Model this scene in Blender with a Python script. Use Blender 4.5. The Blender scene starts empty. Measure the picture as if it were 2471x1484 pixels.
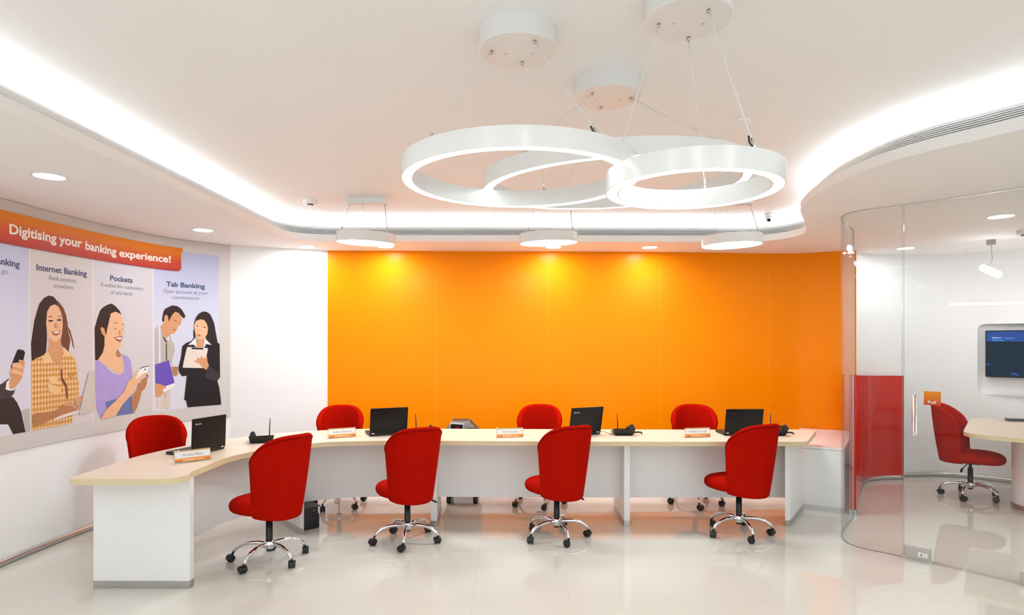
import bpy, bmesh, math, random
from mathutils import Vector, Matrix
from mathutils.geometry import tessellate_polygon

random.seed(7)
scn = bpy.context.scene
COL = scn.collection
PI = math.pi

# ------------------------------------------------------------------ camera
F, CX, HY, HC = 1500.0, 1235.5, 824.0, 1.59      # focal length px, centre x, horizon y, eye height
cam_d = bpy.data.cameras.new('camera'); cam = bpy.data.objects.new('camera', cam_d); COL.objects.link(cam)
cam.location = (0, 0, HC); cam.rotation_euler = (PI / 2, 0, 0)
cam_d.sensor_width = 36; cam_d.lens = 36 * F / 2471; cam_d.shift_y = (HY - 742) / 2471
cam_d.clip_start = 0.05; cam_d.clip_end = 60
scn.camera = cam

# ------------------------------------------------------------------ world, exposure, light levels
w = bpy.data.worlds.new('world'); scn.world = w; w.use_nodes = True
w.node_tree.nodes['Background'].inputs[0].default_value = (0.9, 0.95, 1, 1)
w.node_tree.nodes['Background'].inputs[1].default_value = 0.05
scn.view_settings.view_transform = 'Standard'; scn.view_settings.look = 'None'
scn.view_settings.exposure = 0.77; scn.view_settings.gamma = 1.0
scn.view_settings.use_curve_mapping = False
E_RING, E_DISC, E_DOWN, E_SPOT, E_COVE, E_TUBE, E_BACK_FILL = 5.0, 20.0, 55.0, 75.0, 15.0, 8.0, 52.0
E_ROOM, E_DAY_FILL = 50.0, 1.1
scn.cycles.max_bounces = 9; scn.cycles.diffuse_bounces = 5; scn.cycles.glossy_bounces = 4
scn.cycles.use_adaptive_sampling = True; scn.cycles.adaptive_threshold = 0.03
scn.cycles.transparent_max_bounces = 16; scn.cycles.transmission_bounces = 6
scn.cycles.sample_clamp_indirect = 6.0; scn.cycles.caustics_reflective = False
scn.cycles.caustics_refractive = False
scn.cycles.use_denoising = True

ZS, ZC = 2.60, 2.86            # soffit and raised ceiling heights


def at(px, py, z):
    """point of the plane at height z seen at an image point"""
    v = py - HY
    y = F * (HC - z) / v
    return (px - CX) / F * y, y


# ------------------------------------------------------------------ materials
MATS = {}


def mat(name, col, rough=0.5, metal=0.0, spec=0.5, emit=0.0, noise=0.0, nscale=20, bump=0.0, coat=0.0, aniso=None, alpha=1.0):
    if name in MATS: return MATS[name]
    m = bpy.data.materials.new(name); m.use_nodes = True
    nt = m.node_tree; b = nt.nodes['Principled BSDF']
    b.inputs['Base Color'].default_value = (*col, 1)
    b.inputs['Roughness'].default_value = rough
    b.inputs['Metallic'].default_value = metal
    b.inputs['Specular IOR Level'].default_value = spec
    if coat:
        b.inputs['Coat Weight'].default_value = coat; b.inputs['Coat Roughness'].default_value = 0.05
    if emit:
        b.inputs['Emission Color'].default_value = (*col, 1); b.inputs['Emission Strength'].default_value = emit
    if noise or bump:
        tc = nt.nodes.new('ShaderNodeTexCoord'); no = nt.nodes.new('ShaderNodeTexNoise')
        no.inputs['Scale'].default_value = nscale; no.inputs['Detail'].default_value = 4
        mp = nt.nodes.new('ShaderNodeMapping')
        if aniso: mp.inputs['Scale'].default_value = aniso
        nt.links.new(tc.outputs['Object'], mp.inputs[0]); nt.links.new(mp.outputs[0], no.inputs['Vector'])
        if noise:
            mr = nt.nodes.new('ShaderNodeMapRange'); mr.inputs['To Min'].default_value = 1 - noise; mr.inputs['To Max'].default_value = 1 + noise
            mr.inputs['From Min'].default_value = 0.3; mr.inputs['From Max'].default_value = 0.7
            mx = nt.nodes.new('ShaderNodeVectorMath'); mx.operation = 'SCALE'; mx.inputs[0].default_value = col
            nt.links.new(no.outputs['Fac'], mr.inputs[0]); nt.links.new(mr.outputs[0], mx.inputs['Scale'])
            nt.links.new(mx.outputs[0], b.inputs['Base Color'])
        if bump:
            bp = nt.nodes.new('ShaderNodeBump'); bp.inputs['Strength'].default_value = bump; bp.inputs['Distance'].default_value = 0.002
            nt.links.new(no.outputs['Fac'], bp.inputs['Height']); nt.links.new(bp.outputs[0], b.inputs['Normal'])
    MATS[name] = m
    return m


def srgb(r, g, b):
    f = lambda c: (c / 255 / 12.92) if c / 255 <= 0.04045 else ((c / 255 + 0.055) / 1.055) ** 2.4
    return (f(r), f(g), f(b))


M_WALL = mat('wall_paint', (0.885, 0.885, 0.88), 0.55, noise=0.012, nscale=3, bump=0.03)
M_CEIL = mat('ceiling_paint', (0.88, 0.865, 0.845), 0.7, noise=0.01, nscale=2)
M_SOFF = mat('soffit_paint', (0.88, 0.87, 0.85), 0.7, noise=0.01, nscale=2)
M_WHITE = mat('white_laminate', (0.88, 0.88, 0.875), 0.35, noise=0.01, nscale=5)
M_TOP = mat('cream_laminate', (0.77, 0.635, 0.49), 0.35, noise=0.05, nscale=60, aniso=(0.3, 3, 1))
M_EDGE = mat('cream_edge_band', (0.72, 0.60, 0.36), 0.4, noise=0.02, nscale=30)
M_STEEL = mat('brushed_steel', (0.55, 0.54, 0.52), 0.32, 1.0, noise=0.04, nscale=40, aniso=(1, 1, 12))
M_CHROME = mat('chrome', (0.82, 0.83, 0.85), 0.07, 1.0, noise=0.01)
M_BLACK = mat('black_plastic', (0.008, 0.008, 0.009), 0.4, noise=0.1, nscale=60)
M_GLOSSB = mat('gloss_black', (0.003, 0.003, 0.004), 0.35, spec=0.3, noise=0.1, nscale=60)
M_GREY = mat('grey_plastic', (0.33, 0.32, 0.30), 0.45, noise=0.03, nscale=30)
M_DGREY = mat('dark_grey_plastic', (0.05, 0.048, 0.05), 0.45, noise=0.05, nscale=30)
M_RED = mat('red_fabric', (0.40, 0.005, 0.001), 0.9, spec=0.03, noise=0.07, nscale=260, bump=0.35)
M_PIPE = mat('red_piping', (0.22, 0.002, 0.001), 0.8, spec=0.03, noise=0.05, nscale=200)
M_REDP = mat('red_gloss_panel', (0.58, 0.010, 0.002), 0.10, spec=0.28, noise=0.02, nscale=4)
M_LAMPW = mat('lamp_white_metal', (0.80, 0.79, 0.765), 0.25, noise=0.01, nscale=10)
M_SLAT = mat('grille_white', (0.88, 0.88, 0.87), 0.4, noise=0.01)
M_DARK = mat('grille_shadow_box', (0.02, 0.024, 0.028), 0.8, noise=0.05)
M_CABLE = mat('white_cable', (0.75, 0.72, 0.68), 0.5, noise=0.02)


def emis(name, col, st):
    m = bpy.data.materials.new(name); m.use_nodes = True; nt = m.node_tree
    nt.nodes.remove(nt.nodes['Principled BSDF'])
    e = nt.nodes.new('ShaderNodeEmission'); e.inputs[0].default_value = (*col, 1); e.inputs[1].default_value = st
    nt.links.new(e.outputs[0], nt.nodes['Material Output'].inputs[0])
    return m


WARM = (1.0, 0.93, 0.85)
M_ERING = emis('ring_diffuser', (0.92, 1.0, 1.05), E_RING)
M_EDISC = emis('disc_diffuser', (0.92, 1.0, 1.05), E_DISC)
M_EDOWN = emis('downlight_diffuser', (0.92, 1.0, 1.05), E_DOWN)
M_ESPOT = emis('spot_diffuser', (0.92, 1.0, 1.05), E_SPOT)
M_ECOVE = emis('cove_strip_light', (0.92, 1.0, 1.05), E_COVE)
M_ETUBE = emis('tube_light', (0.98, 0.98, 1.0), E_TUBE)
M_EROOM = emis('room_downlight', (0.94, 1.0, 1.03), E_ROOM)
M_EBACK_FILL = emis('added_rear_downlight', (0.92, 1.0, 1.05), E_BACK_FILL)  # for the unseen downlights added behind the viewer


def make_floor_mat():
    m = bpy.data.materials.new('polished_floor_tile'); m.use_nodes = True; nt = m.node_tree; L = nt.links
    b = nt.nodes['Principled BSDF']
    tc = nt.nodes.new('ShaderNodeTexCoord'); mp = nt.nodes.new('ShaderNodeMapping')
    mp.vector_type = 'TEXTURE'
    mp.inputs['Location'].default_value = (0.353, 4.38, 0); mp.inputs['Rotation'].default_value = (0, 0, 0.0087)
    mp.inputs['Scale'].default_value = (0.6, 0.6, 0.6)
    L.new(tc.outputs['Object'], mp.inputs[0])
    sp = nt.nodes.new('ShaderNodeSeparateXYZ'); L.new(mp.outputs[0], sp.inputs[0])
    outs = []
    for k in (0, 1):
        pp = nt.nodes.new('ShaderNodeMath'); pp.operation = 'PINGPONG'; pp.inputs[1].default_value = 0.5
        L.new(sp.outputs[k], pp.inputs[0])
        lt = nt.nodes.new('ShaderNodeMath'); lt.operation = 'LESS_THAN'; lt.inputs[1].default_value = 0.0022
        L.new(pp.outputs[0], lt.inputs[0]); outs.append(lt)
    mx = nt.nodes.new('ShaderNodeMath'); mx.operation = 'MAXIMUM'
    L.new(outs[0].outputs[0], mx.inputs[0]); L.new(outs[1].outputs[0], mx.inputs[1])
    no = nt.nodes.new('ShaderNodeTexNoise'); no.inputs['Scale'].default_value = 1.3; no.inputs['Detail'].default_value = 3
    L.new(tc.outputs['Object'], no.inputs['Vector'])
    cr = nt.nodes.new('ShaderNodeMix'); cr.data_type = 'RGBA'
    cr.inputs[6].default_value = (0.695, 0.665, 0.59, 1); cr.inputs[7].default_value = (0.735, 0.705, 0.635, 1)
    L.new(no.outputs['Fac'], cr.inputs[0])
    c2 = nt.nodes.new('ShaderNodeMix'); c2.data_type = 'RGBA'; c2.inputs[7].default_value = (0.60, 0.565, 0.50, 1)
    L.new(mx.outputs[0], c2.inputs[0]); L.new(cr.outputs[2], c2.inputs[6]); L.new(c2.outputs[2], b.inputs['Base Color'])
    b.inputs['Roughness'].default_value = 0.04; b.inputs['Specular IOR Level'].default_value = 0.6
    return m


def make_glass(name, tint, refl=1.0):
    m = bpy.data.materials.new(name); m.use_nodes = True; nt = m.node_tree; L = nt.links
    nt.nodes.remove(nt.nodes['Principled BSDF'])
    t = nt.nodes.new('ShaderNodeBsdfTransparent'); t.inputs[0].default_value = (*tint, 1)
    g = nt.nodes.new('ShaderNodeBsdfGlossy'); g.inputs['Roughness'].default_value = 0.0
    ge = nt.nodes.new('ShaderNodeNewGeometry'); dp = nt.nodes.new('ShaderNodeVectorMath'); dp.operation = 'DOT_PRODUCT'
    L.new(ge.outputs['Normal'], dp.inputs[0]); L.new(ge.outputs['Incoming'], dp.inputs[1])
    ab = nt.nodes.new('ShaderNodeMath'); ab.operation = 'ABSOLUTE'; L.new(dp.outputs['Value'], ab.inputs[0])
    om = nt.nodes.new('ShaderNodeMath'); om.operation = 'SUBTRACT'; om.inputs[0].default_value = 1.0; L.new(ab.outputs[0], om.inputs[1])
    pw = nt.nodes.new('ShaderNodeMath'); pw.operation = 'POWER'; pw.inputs[1].default_value = 5.0; L.new(om.outputs[0], pw.inputs[0])
    fr = nt.nodes.new('ShaderNodeMath'); fr.operation = 'MULTIPLY_ADD'; fr.inputs[1].default_value = 0.60; fr.inputs[2].default_value = 0.016
    L.new(pw.outputs[0], fr.inputs[0])          # Schlick reflectance, the same from both sides of the sheet
    mu = nt.nodes.new('ShaderNodeMath'); mu.operation = 'MULTIPLY'; mu.inputs[1].default_value = refl
    mx = nt.nodes.new('ShaderNodeMixShader')
    L.new(fr.outputs[0], mu.inputs[0]); L.new(mu.outputs[0], mx.inputs[0])
    L.new(t.outputs[0], mx.inputs[1]); L.new(g.outputs[0], mx.inputs[2])
    L.new(mx.outputs[0], nt.nodes['Material Output'].inputs[0])
    return m


def make_orange():
    m = bpy.data.materials.new('orange_wall_cladding'); m.use_nodes = True; nt = m.node_tree; L = nt.links
    b = nt.nodes['Principled BSDF']
    tc = nt.nodes.new('ShaderNodeTexCoord'); sp = nt.nodes.new('ShaderNodeSeparateXYZ'); L.new(tc.outputs['Object'], sp.inputs[0])
    a = nt.nodes.new('ShaderNodeMath'); a.operation = 'ADD'; a.inputs[1].default_value = 0.851
    L.new(sp.outputs[0], a.inputs[0])
    pp = nt.nodes.new('ShaderNodeMath'); pp.operation = 'PINGPONG'; pp.inputs[1].default_value = 0.632; L.new(a.outputs[0], pp.inputs[0])
    lt = nt.nodes.new('ShaderNodeMath'); lt.operation = 'LESS_THAN'; lt.inputs[1].default_value = 0.0025; L.new(pp.outputs[0], lt.inputs[0])
    no = nt.nodes.new('ShaderNodeTexNoise'); no.inputs['Scale'].default_value = 2.0; L.new(tc.outputs['Object'], no.inputs['Vector'])
    c1 = nt.nodes.new('ShaderNodeMix'); c1.data_type = 'RGBA'
    c1.inputs[6].default_value = (0.90, 0.250, 0.0, 1); c1.inputs[7].default_value = (0.93, 0.262, 0.0, 1); L.new(no.outputs['Fac'], c1.inputs[0])
    c2 = nt.nodes.new('ShaderNodeMix'); c2.data_type = 'RGBA'; c2.inputs[7].default_value = (0.96, 0.33, 0.02, 1)
    L.new(lt.outputs[0], c2.inputs[0]); L.new(c1.outputs[2], c2.inputs[6]); L.new(c2.outputs[2], b.inputs['Base Color'])
    b.inputs['Roughness'].default_value = 0.30; b.inputs['Specular IOR Level'].default_value = 0.12
    return m


def make_ramp(name, stops, z0, z1, rough=0.45, noise=0.0):
    """printed colour running bottom to top of the print (world height z0..z1)"""
    m = bpy.data.materials.new(name); m.use_nodes = True; nt = m.node_tree; L = nt.links
    b = nt.nodes['Principled BSDF']
    tc = nt.nodes.new('ShaderNodeTexCoord'); sp = nt.nodes.new('ShaderNodeSeparateXYZ'); L.new(tc.outputs['Object'], sp.inputs[0])
    mr = nt.nodes.new('ShaderNodeMapRange'); mr.inputs['From Min'].default_value = z0; mr.inputs['From Max'].default_value = z1
    L.new(sp.outputs[2], mr.inputs[0])
    r = nt.nodes.new('ShaderNodeValToRGB'); L.new(mr.outputs[0], r.inputs[0])
    while len(r.color_ramp.elements) < len(stops): r.color_ramp.elements.new(0.5)
    for e, (p, c) in zip(r.color_ramp.elements, stops): e.position = p; e.color = (*c, 1)
    L.new(r.outputs[0], b.inputs['Base Color']); b.inputs['Roughness'].default_value = rough
    b.inputs['Specular IOR Level'].default_value = 0.25
    return m


def make_plaid():
    m = bpy.data.materials.new('printed_plaid_shirt'); m.use_nodes = True; nt = m.node_tree; L = nt.links
    b = nt.nodes['Principled BSDF']; tc = nt.nodes.new('ShaderNodeTexCoord'); fac = None
    sp = nt.nodes.new('ShaderNodeSeparateXYZ'); L.new(tc.outputs['Object'], sp.inputs[0])
    for k, sc in ((1, 210.0), (2, 150.0)):
        sn = nt.nodes.new('ShaderNodeMath'); sn.operation = 'MULTIPLY'; sn.inputs[1].default_value = sc; L.new(sp.outputs[k], sn.inputs[0])
        s2 = nt.nodes.new('ShaderNodeMath'); s2.operation = 'SINE'; L.new(sn.outputs[0], s2.inputs[0])
        s3 = nt.nodes.new('ShaderNodeMath'); s3.operation = 'MULTIPLY_ADD'; s3.inputs[1].default_value = 0.26; s3.inputs[2].default_value = 0.18; L.new(s2.outputs[0], s3.inputs[0])
        if fac is None: fac = s3.outputs[0]
        else:
            mm = nt.nodes.new('ShaderNodeMath'); mm.operation = 'ADD'; mm.use_clamp = True; L.new(fac, mm.inputs[0]); L.new(s3.outputs[0], mm.inputs[1]); fac = mm.outputs[0]
    c = nt.nodes.new('ShaderNodeMix'); c.data_type = 'RGBA'; L.new(fac, c.inputs[0])
    c.inputs[6].default_value = (*srgb(196, 132, 52), 1); c.inputs[7].default_value = (*srgb(236, 204, 160), 1)
    L.new(c.outputs[2], b.inputs['Base Color']); b.inputs['Roughness'].default_value = 0.45; b.inputs['Specular IOR Level'].default_value = 0.25
    return m


M_FLOOR = make_floor_mat()
M_GLASS = make_glass('clear_glass', (0.975, 0.985, 0.98), 0.9)
M_GEDGE = mat('glass_edge', (0.30, 0.40, 0.37), 0.15, noise=0.05)
M_ACRYL = make_glass('acrylic', (0.96, 0.97, 0.97), 1.0)
M_ORANGE = make_orange()


# ------------------------------------------------------------------ mesh helpers
class MB:
    def __init__(self): self.bm = bmesh.new(); self.mats = []

    def mi(self, m):
        if m not in self.mats: self.mats.append(m)
        return self.mats.index(m)

    def face(self, vs, m, smooth=False):
        try: f = self.bm.faces.new(vs)
        except ValueError: return None
        f.material_index = self.mi(m); f.smooth = smooth
        return f

    def box(self, c, s, m, rz=0.0, bevel=0.0, R=None):
        R = R or Matrix.Rotation(rz, 3, 'Z'); c = Vector(c); vs = []
        for z in (-.5, .5):
            for x, y in ((-.5, -.5), (.5, -.5), (.5, .5), (-.5, .5)):
                vs.append(self.bm.verts.new(c + R @ Vector((x * s[0], y * s[1], z * s[2]))))
        fs = [self.face([vs[i] for i in q], m) for q in ((3, 2, 1, 0), (4, 5, 6, 7), (0, 1, 5, 4), (1, 2, 6, 5), (2, 3, 7, 6), (3, 0, 4, 7))]
        if bevel:
            es = list({e for f in fs for e in f.edges})
            r = bmesh.ops.bevel(self.bm, geom=es, offset=bevel, segments=2, affect='EDGES', profile=0.5)
            for f in r['faces']: f.material_index = self.mi(m); f.smooth = True
        return self

    def prism(self, poly, z0, z1, m, mtop=None, bevel=0.0):
        """vertical prism of a plan polygon; z0/z1 may be functions of the point"""
        f0 = z0 if callable(z0) else (lambda p: z0); f1 = z1 if callable(z1) else (lambda p: z1)
        a = sum(poly[i][0] * poly[(i + 1) % len(poly)][1] - poly[(i + 1) % len(poly)][0] * poly[i][1] for i in range(len(poly)))
        if a < 0: poly = poly[::-1]
        lo = [self.bm.verts.new((p[0], p[1], f0(p))) for p in poly]; hi = [self.bm.verts.new((p[0], p[1], f1(p))) for p in poly]
        n = len(poly)
        for i in range(n): self.face([lo[i], lo[(i + 1) % n], hi[(i + 1) % n], hi[i]], m)
        tri = tessellate_polygon([[Vector((p[0], p[1], 0)) for p in poly]])
        for t in tri:
            pts = [poly[k] for k in t]
            ar = (pts[1][0] - pts[0][0]) * (pts[2][1] - pts[0][1]) - (pts[2][0] - pts[0][0]) * (pts[1][1] - pts[0][1])
            t = t if ar > 0 else t[::-1]
            self.face([hi[k] for k in t], mtop or m); self.face([lo[k] for k in t[::-1]], m)
        return self

    def tube(self, path, r, m, n=10, cap=True):
        P = [Vector(p) for p in path]; rs = r if isinstance(r, (list, tuple)) else [r] * len(P)
        rings = []; up = None
        for i, p in enumerate(P):
            d = (P[min(i + 1, len(P) - 1)] - P[max(i - 1, 0)]).normalized()
            if up is None: up = Vector((0, 0, 1)) if abs(d.z) < 0.95 else Vector((1, 0, 0))
            s = d.cross(up).normalized(); u = s.cross(d).normalized(); up = u
            rings.append([self.bm.verts.new(p + rs[i] * (math.cos(2 * PI * k / n) * s + math.sin(2 * PI * k / n) * u)) for k in range(n)])
        for a, b in zip(rings, rings[1:]):
            for k in range(n): self.face([a[k], a[(k + 1) % n], b[(k + 1) % n], b[k]], m, True)
        if cap: self.face(rings[0][::-1], m); self.face(rings[-1], m)
        return self

    def lathe(self, prof, m, c=(0, 0, 0), n=32, M=None, mats=None):
        """profile (r, z) revolved about z through c"""
        c = Vector(c); M = M or Matrix.Identity(3); rings = []
        for r, z in prof:
            if r < 1e-6: rings.append([self.bm.verts.new(c + M @ Vector((0, 0, z)))])
            else: rings.append([self.bm.verts.new(c + M @ Vector((r * math.cos(2 * PI * k / n), r * math.sin(2 * PI * k / n), z))) for k in range(n)])
        for i, (a, b) in enumerate(zip(rings, rings[1:])):
            mm = mats[i] if mats else m
            for k in range(n):
                q = [a[k % len(a)], a[(k + 1) % n % len(a)], b[(k + 1) % n % len(b)], b[k % len(b)]]
                q = [v for j, v in enumerate(q) if v not in q[:j]]
                if len(q) > 2: self.face(q, mm, len(a) > 1 and len(b) > 1)
        return self

    def ellipsoid(self, c, r, m, n=14, M=None):
        k = 8
        pr = [(math.sin(PI * i / k), -math.cos(PI * i / k)) for i in range(k + 1)]
        MM = (M or Matrix.Identity(3)) @ Matrix.Diagonal(Vector(r))
        return self.lathe([(a if a > 1e-5 else 0, b) for a, b in pr], m, c, n, MM)


def finish(mb, name, parent=None, world=True, fixn=True, auto=True):
    bm = mb.bm
    if parent is not None and world:
        bmesh.ops.transform(bm, matrix=parent_world(parent).inverted(), verts=bm.verts)
    if fixn: bmesh.ops.recalc_face_normals(bm, faces=bm.faces)
    me = bpy.data.meshes.new(name); bm.to_mesh(me); bm.free()
    for m in mb.mats: me.materials.append(m)
    o = bpy.data.objects.new(name, me); COL.objects.link(o)
    if parent is not None: o.parent = parent
    return o


def parent_world(p):
    m = Matrix.Identity(4)
    while p is not None:
        m = Matrix.Translation(p.location) @ p.rotation_euler.to_matrix().to_4x4() @ m; p = p.parent
    return m


def thing(name, label, cat, loc=(0, 0, 0), rotz=0.0, group=None):
    o = bpy.data.objects.new(name, None); COL.objects.link(o); o.empty_display_size = 0.1
    o.location = loc; o.rotation_euler = (0, 0, rotz)
    return tag(o, label, cat, group)


def tag(o, label, cat, group=None):
    o['label'] = label; o['category'] = cat
    if group: o['group'] = group
    return o


def struct(o): o['kind'] = 'structure'; return o


def dup(root, loc, rotz, label, group=None):
    r = root.copy(); COL.objects.link(r); r.location = loc; r.rotation_euler = (0, 0, rotz); r['label'] = label
    if group: r['group'] = group
    for ch in list(root.children):
        c = ch.copy(); COL.objects.link(c); c.parent = r
        for g in ch.children:
            d = g.copy(); COL.objects.link(d); d.parent = c
    return r


# ------------------------------------------------------------------ curves in plan
def smooth(pts, step=0.06, closed=False):
    """Catmull-Rom through the points, evenly stepped"""
    P = [Vector((p[0], p[1])) for p in pts]; n = len(P); out = []
    rng = range(n if closed else n - 1)
    for i in rng:
        if closed: a, b, c, d = P[i - 1], P[i], P[(i + 1) % n], P[(i + 2) % n]
        else:
            b, c = P[i], P[i + 1]; a = P[i - 1] if i else b * 2 - c; d = P[i + 2] if i + 2 < n else c * 2 - b
        t0 = 0; t1 = max((b - a).length, 1e-4) ** 0.5; t2 = t1 + max((c - b).length, 1e-4) ** 0.5; t3 = t2 + max((d - c).length, 1e-4) ** 0.5
        k = max(1, int((c - b).length / step))
        for j in range(k):
            t = t1 + (t2 - t1) * j / k
            A1 = a * (t1 - t) / (t1 - t0) + b * (t - t0) / (t1 - t0); A2 = b * (t2 - t) / (t2 - t1) + c * (t - t1) / (t2 - t1)
            A3 = c * (t3 - t) / (t3 - t2) + d * (t - t2) / (t3 - t2)
            B1 = A1 * (t2 - t) / (t2 - t0) + A2 * (t - t0) / (t2 - t0); B2 = A2 * (t3 - t) / (t3 - t1) + A3 * (t - t1) / (t3 - t1)
            out.append(B1 * (t2 - t) / (t2 - t1) + B2 * (t - t1) / (t2 - t1))
    if not closed: out.append(P[-1])
    return out


class Curve2:
    """plan curve; positive offset = to the right of travel"""

    def __init__(self, pts):
        self.p = pts; self.s = [0.0]
        for a, b in zip(pts, pts[1:]): self.s.append(self.s[-1] + (b - a).length)
        self.n = []
        for i in range(len(pts)):
            d = (pts[min(i + 1, len(pts) - 1)] - pts[max(i - 1, 0)]).normalized(); self.n.append(Vector((d.y, -d.x)))

    def at(self, s, off=0.0):
        s = min(max(s, -1), self.s[-1] + 1)
        i = 0
        while i < len(self.s) - 2 and self.s[i + 1] < s: i += 1
        t = (s - self.s[i]) / (self.s[i + 1] - self.s[i])
        p = self.p[i].lerp(self.p[i + 1], t) if 0 <= t <= 1 else self.p[i] + (self.p[i + 1] - self.p[i]) * t
        tt = min(max(t, 0), 1); n = self.n[i].lerp(self.n[i + 1], tt).normalized()
        return p + n * off

    def ray(self, px, lo=None, hi=None):
        """arc position where the curve crosses the view ray of an image column"""
        u = (px - CX) / F
        for i in range(len(self.p) - 1):
            a, b = self.p[i], self.p[i + 1]
            if lo is not None and self.s[i + 1] < lo: continue
            fa, fb = a.x - u * a.y, b.x - u * b.y
            if fa * fb <= 0 and a.y > 0.3:
                t = fa / (fa - fb) if fa != fb else 0
                return self.s[i] + t * (self.s[i + 1] - self.s[i])
        return None

    def sz(self, px, py, off=0.0):
        s = self.ray(px)
        if s is None:                                   # just outside the frame: extrapolate along the column step
            s0, s1 = self.ray(5), self.ray(45); s = s0 + (px - 5) / 40 * (s1 - s0)
        y = self.at(s).y
        return s, HC + (HY - py) / F * y


def strip(mb, cur_pts, zs, m, off0=0.0, off1=None, closed_section=None):
    pass


def sweep(mb, pts, sect, mats, closed_path=False, closed_sect=True, caps=True, smooth_f=True, nrm=None):
    """sweep a section [(offset, z)...] along a plan polyline"""
    n = len(pts); N = []
    for i in range(n):
        if closed_path: d = (pts[(i + 1) % n] - pts[i - 1]).normalized()
        else: d = (pts[min(i + 1, n - 1)] - pts[max(i - 1, 0)]).normalized()
        N.append(Vector((d.y, -d.x)))
    rows = []
    for i in range(n):
        row = []
        for o, z in sect:
            q = pts[i] + N[i] * o; zz = z(pts[i]) if callable(z) else z
            row.append(mb.bm.verts.new((q.x, q.y, zz)))
        rows.append(row)
    k = len(sect); segs = k if closed_sect else k - 1
    for i in range(n if closed_path else n - 1):
        a, b = rows[i], rows[(i + 1) % n]
        for j in range(segs):
            m = mats[j] if isinstance(mats, (list, tuple)) else mats
            mb.face([a[j], b[j], b[(j + 1) % k], a[(j + 1) % k]], m, smooth_f)
    if caps and not closed_path and closed_sect:
        m = mats[0] if isinstance(mats, (list, tuple)) else mats
        mb.face(rows[0], m); mb.face(rows[-1][::-1], m)


def sharp(o, ang=0.6):
    """smooth along the sweep, hard at the section corners"""
    me = o.data
    bm = bmesh.new(); bm.from_mesh(me)
    for e in bm.edges:
        if len(e.link_faces) == 2 and e.calc_face_angle(0) > ang: e.smooth = False
    bm.to_mesh(me); bm.free()
    return o


def bent_polys(mb, cur, polys, holes, m, off, step=0.05, zcut=None):
    """flat shapes in (arc length, height) laid on the curve"""
    tmp = bmesh.new()
    loops = [[Vector((s, z, 0)) for s, z in polys]] + [[Vector((s, z, 0)) for s, z in h] for h in holes]
    flat = [v for lp in loops for v in lp]
    vs = [tmp.verts.new(v) for v in flat]
    for t in tessellate_polygon(loops):
        try: tmp.faces.new([vs[k] for k in t])
        except ValueError: pass
    s0 = min(v.x for v in flat); s1 = max(v.x for v in flat)
    k = math.floor(s0 / step) + 1
    while k * step < s1:
        g = tmp.verts[:] + tmp.edges[:] + tmp.faces[:]
        bmesh.ops.bisect_plane(tmp, geom=g, plane_co=(k * step, 0, 0), plane_no=(1, 0, 0)); k += 1
    bmesh.ops.remove_doubles(tmp, verts=tmp.verts[:], dist=1e-6)
    mp = {}
    for v in tmp.verts:
        q = cur.at(v.co.x, off); mp[v] = mb.bm.verts.new((q.x, q.y, v.co.y))
    for f in tmp.faces:
        mb.face([mp[v] for v in f.verts], m)
    tmp.free()


def text_mesh(txt, bold=0.0):
    cu = bpy.data.curves.new('t', 'FONT'); cu.body = txt; cu.size = 1.0; cu.offset = bold; cu.resolution_u = 3
    o = bpy.data.objects.new('t', cu); COL.objects.link(o)
    dg = bpy.context.evaluated_depsgraph_get(); dg.update()
    me = bpy.data.meshes.new_from_object(o.evaluated_get(dg))
    vs = [v.co.copy() for v in me.vertices]; fs = [list(p.vertices) for p in me.polygons]
    bpy.data.objects.remove(o); bpy.data.curves.remove(cu); bpy.data.meshes.remove(me)
    x0 = min(v.x for v in vs); x1 = max(v.x for v in vs)
    return [((v.x - x0) / (x1 - x0), v.y) for v in vs], fs      # x in 0..1, y in em (cap height about 0.73)


CAP = 0.73


def text_plane(mb, txt, org, ex, ey, width, cap, m, bold=0.0, anchor='l'):
    """lettering in the plane (org; ex, ey), given total width and capital height"""
    vs, fs = text_mesh(txt, bold); org, ex, ey = Vector(org), Vector(ex), Vector(ey)
    off = {'l': 0, 'c': -0.5, 'r': -1}[anchor]
    V = [mb.bm.verts.new(org + ex * ((x + off) * width) + ey * (y * cap / CAP)) for x, y in vs]
    for f in fs: mb.face([V[k] for k in f], m)


def text_curve(mb, cur, txt, p0, p1, cap_px, m, off, bold=0.0):
    """lettering on the curved wall between two image points of its baseline"""
    s0, z0 = cur.sz(*p0); s1, z1 = cur.sz(*p1); cap = cap_px / F * cur.at(s0).y
    vs, fs = text_mesh(txt, bold); V = []
    for x, y in vs:
        q = cur.at(s0 + x * (s1 - s0), off); V.append(mb.bm.verts.new((q.x, q.y, z0 + x * (z1 - z0) + y * cap / CAP)))
    for f in fs: mb.face([V[k] for k in f], m)


# ================================================================== THE ROOM
# left wall: travel away from the camera, room on the right
LW = Curve2(smooth([(-3.6, -3.2), (-3.6, 0.0), (-3.6, 2.5), (-3.605, 3.6), (-3.60, 4.37), (-3.57, 5.0), (-3.49, 5.57), (-3.36, 6.03), (-3.20, 6.26), (-2.965, 6.54)], 0.08))
mb = MB(); sweep(mb, LW.p, [(0, 0), (0, ZS), (-0.12, ZS), (-0.12, 0)], M_WALL); struct(sharp(finish(mb, 'wall_left')))

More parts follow.
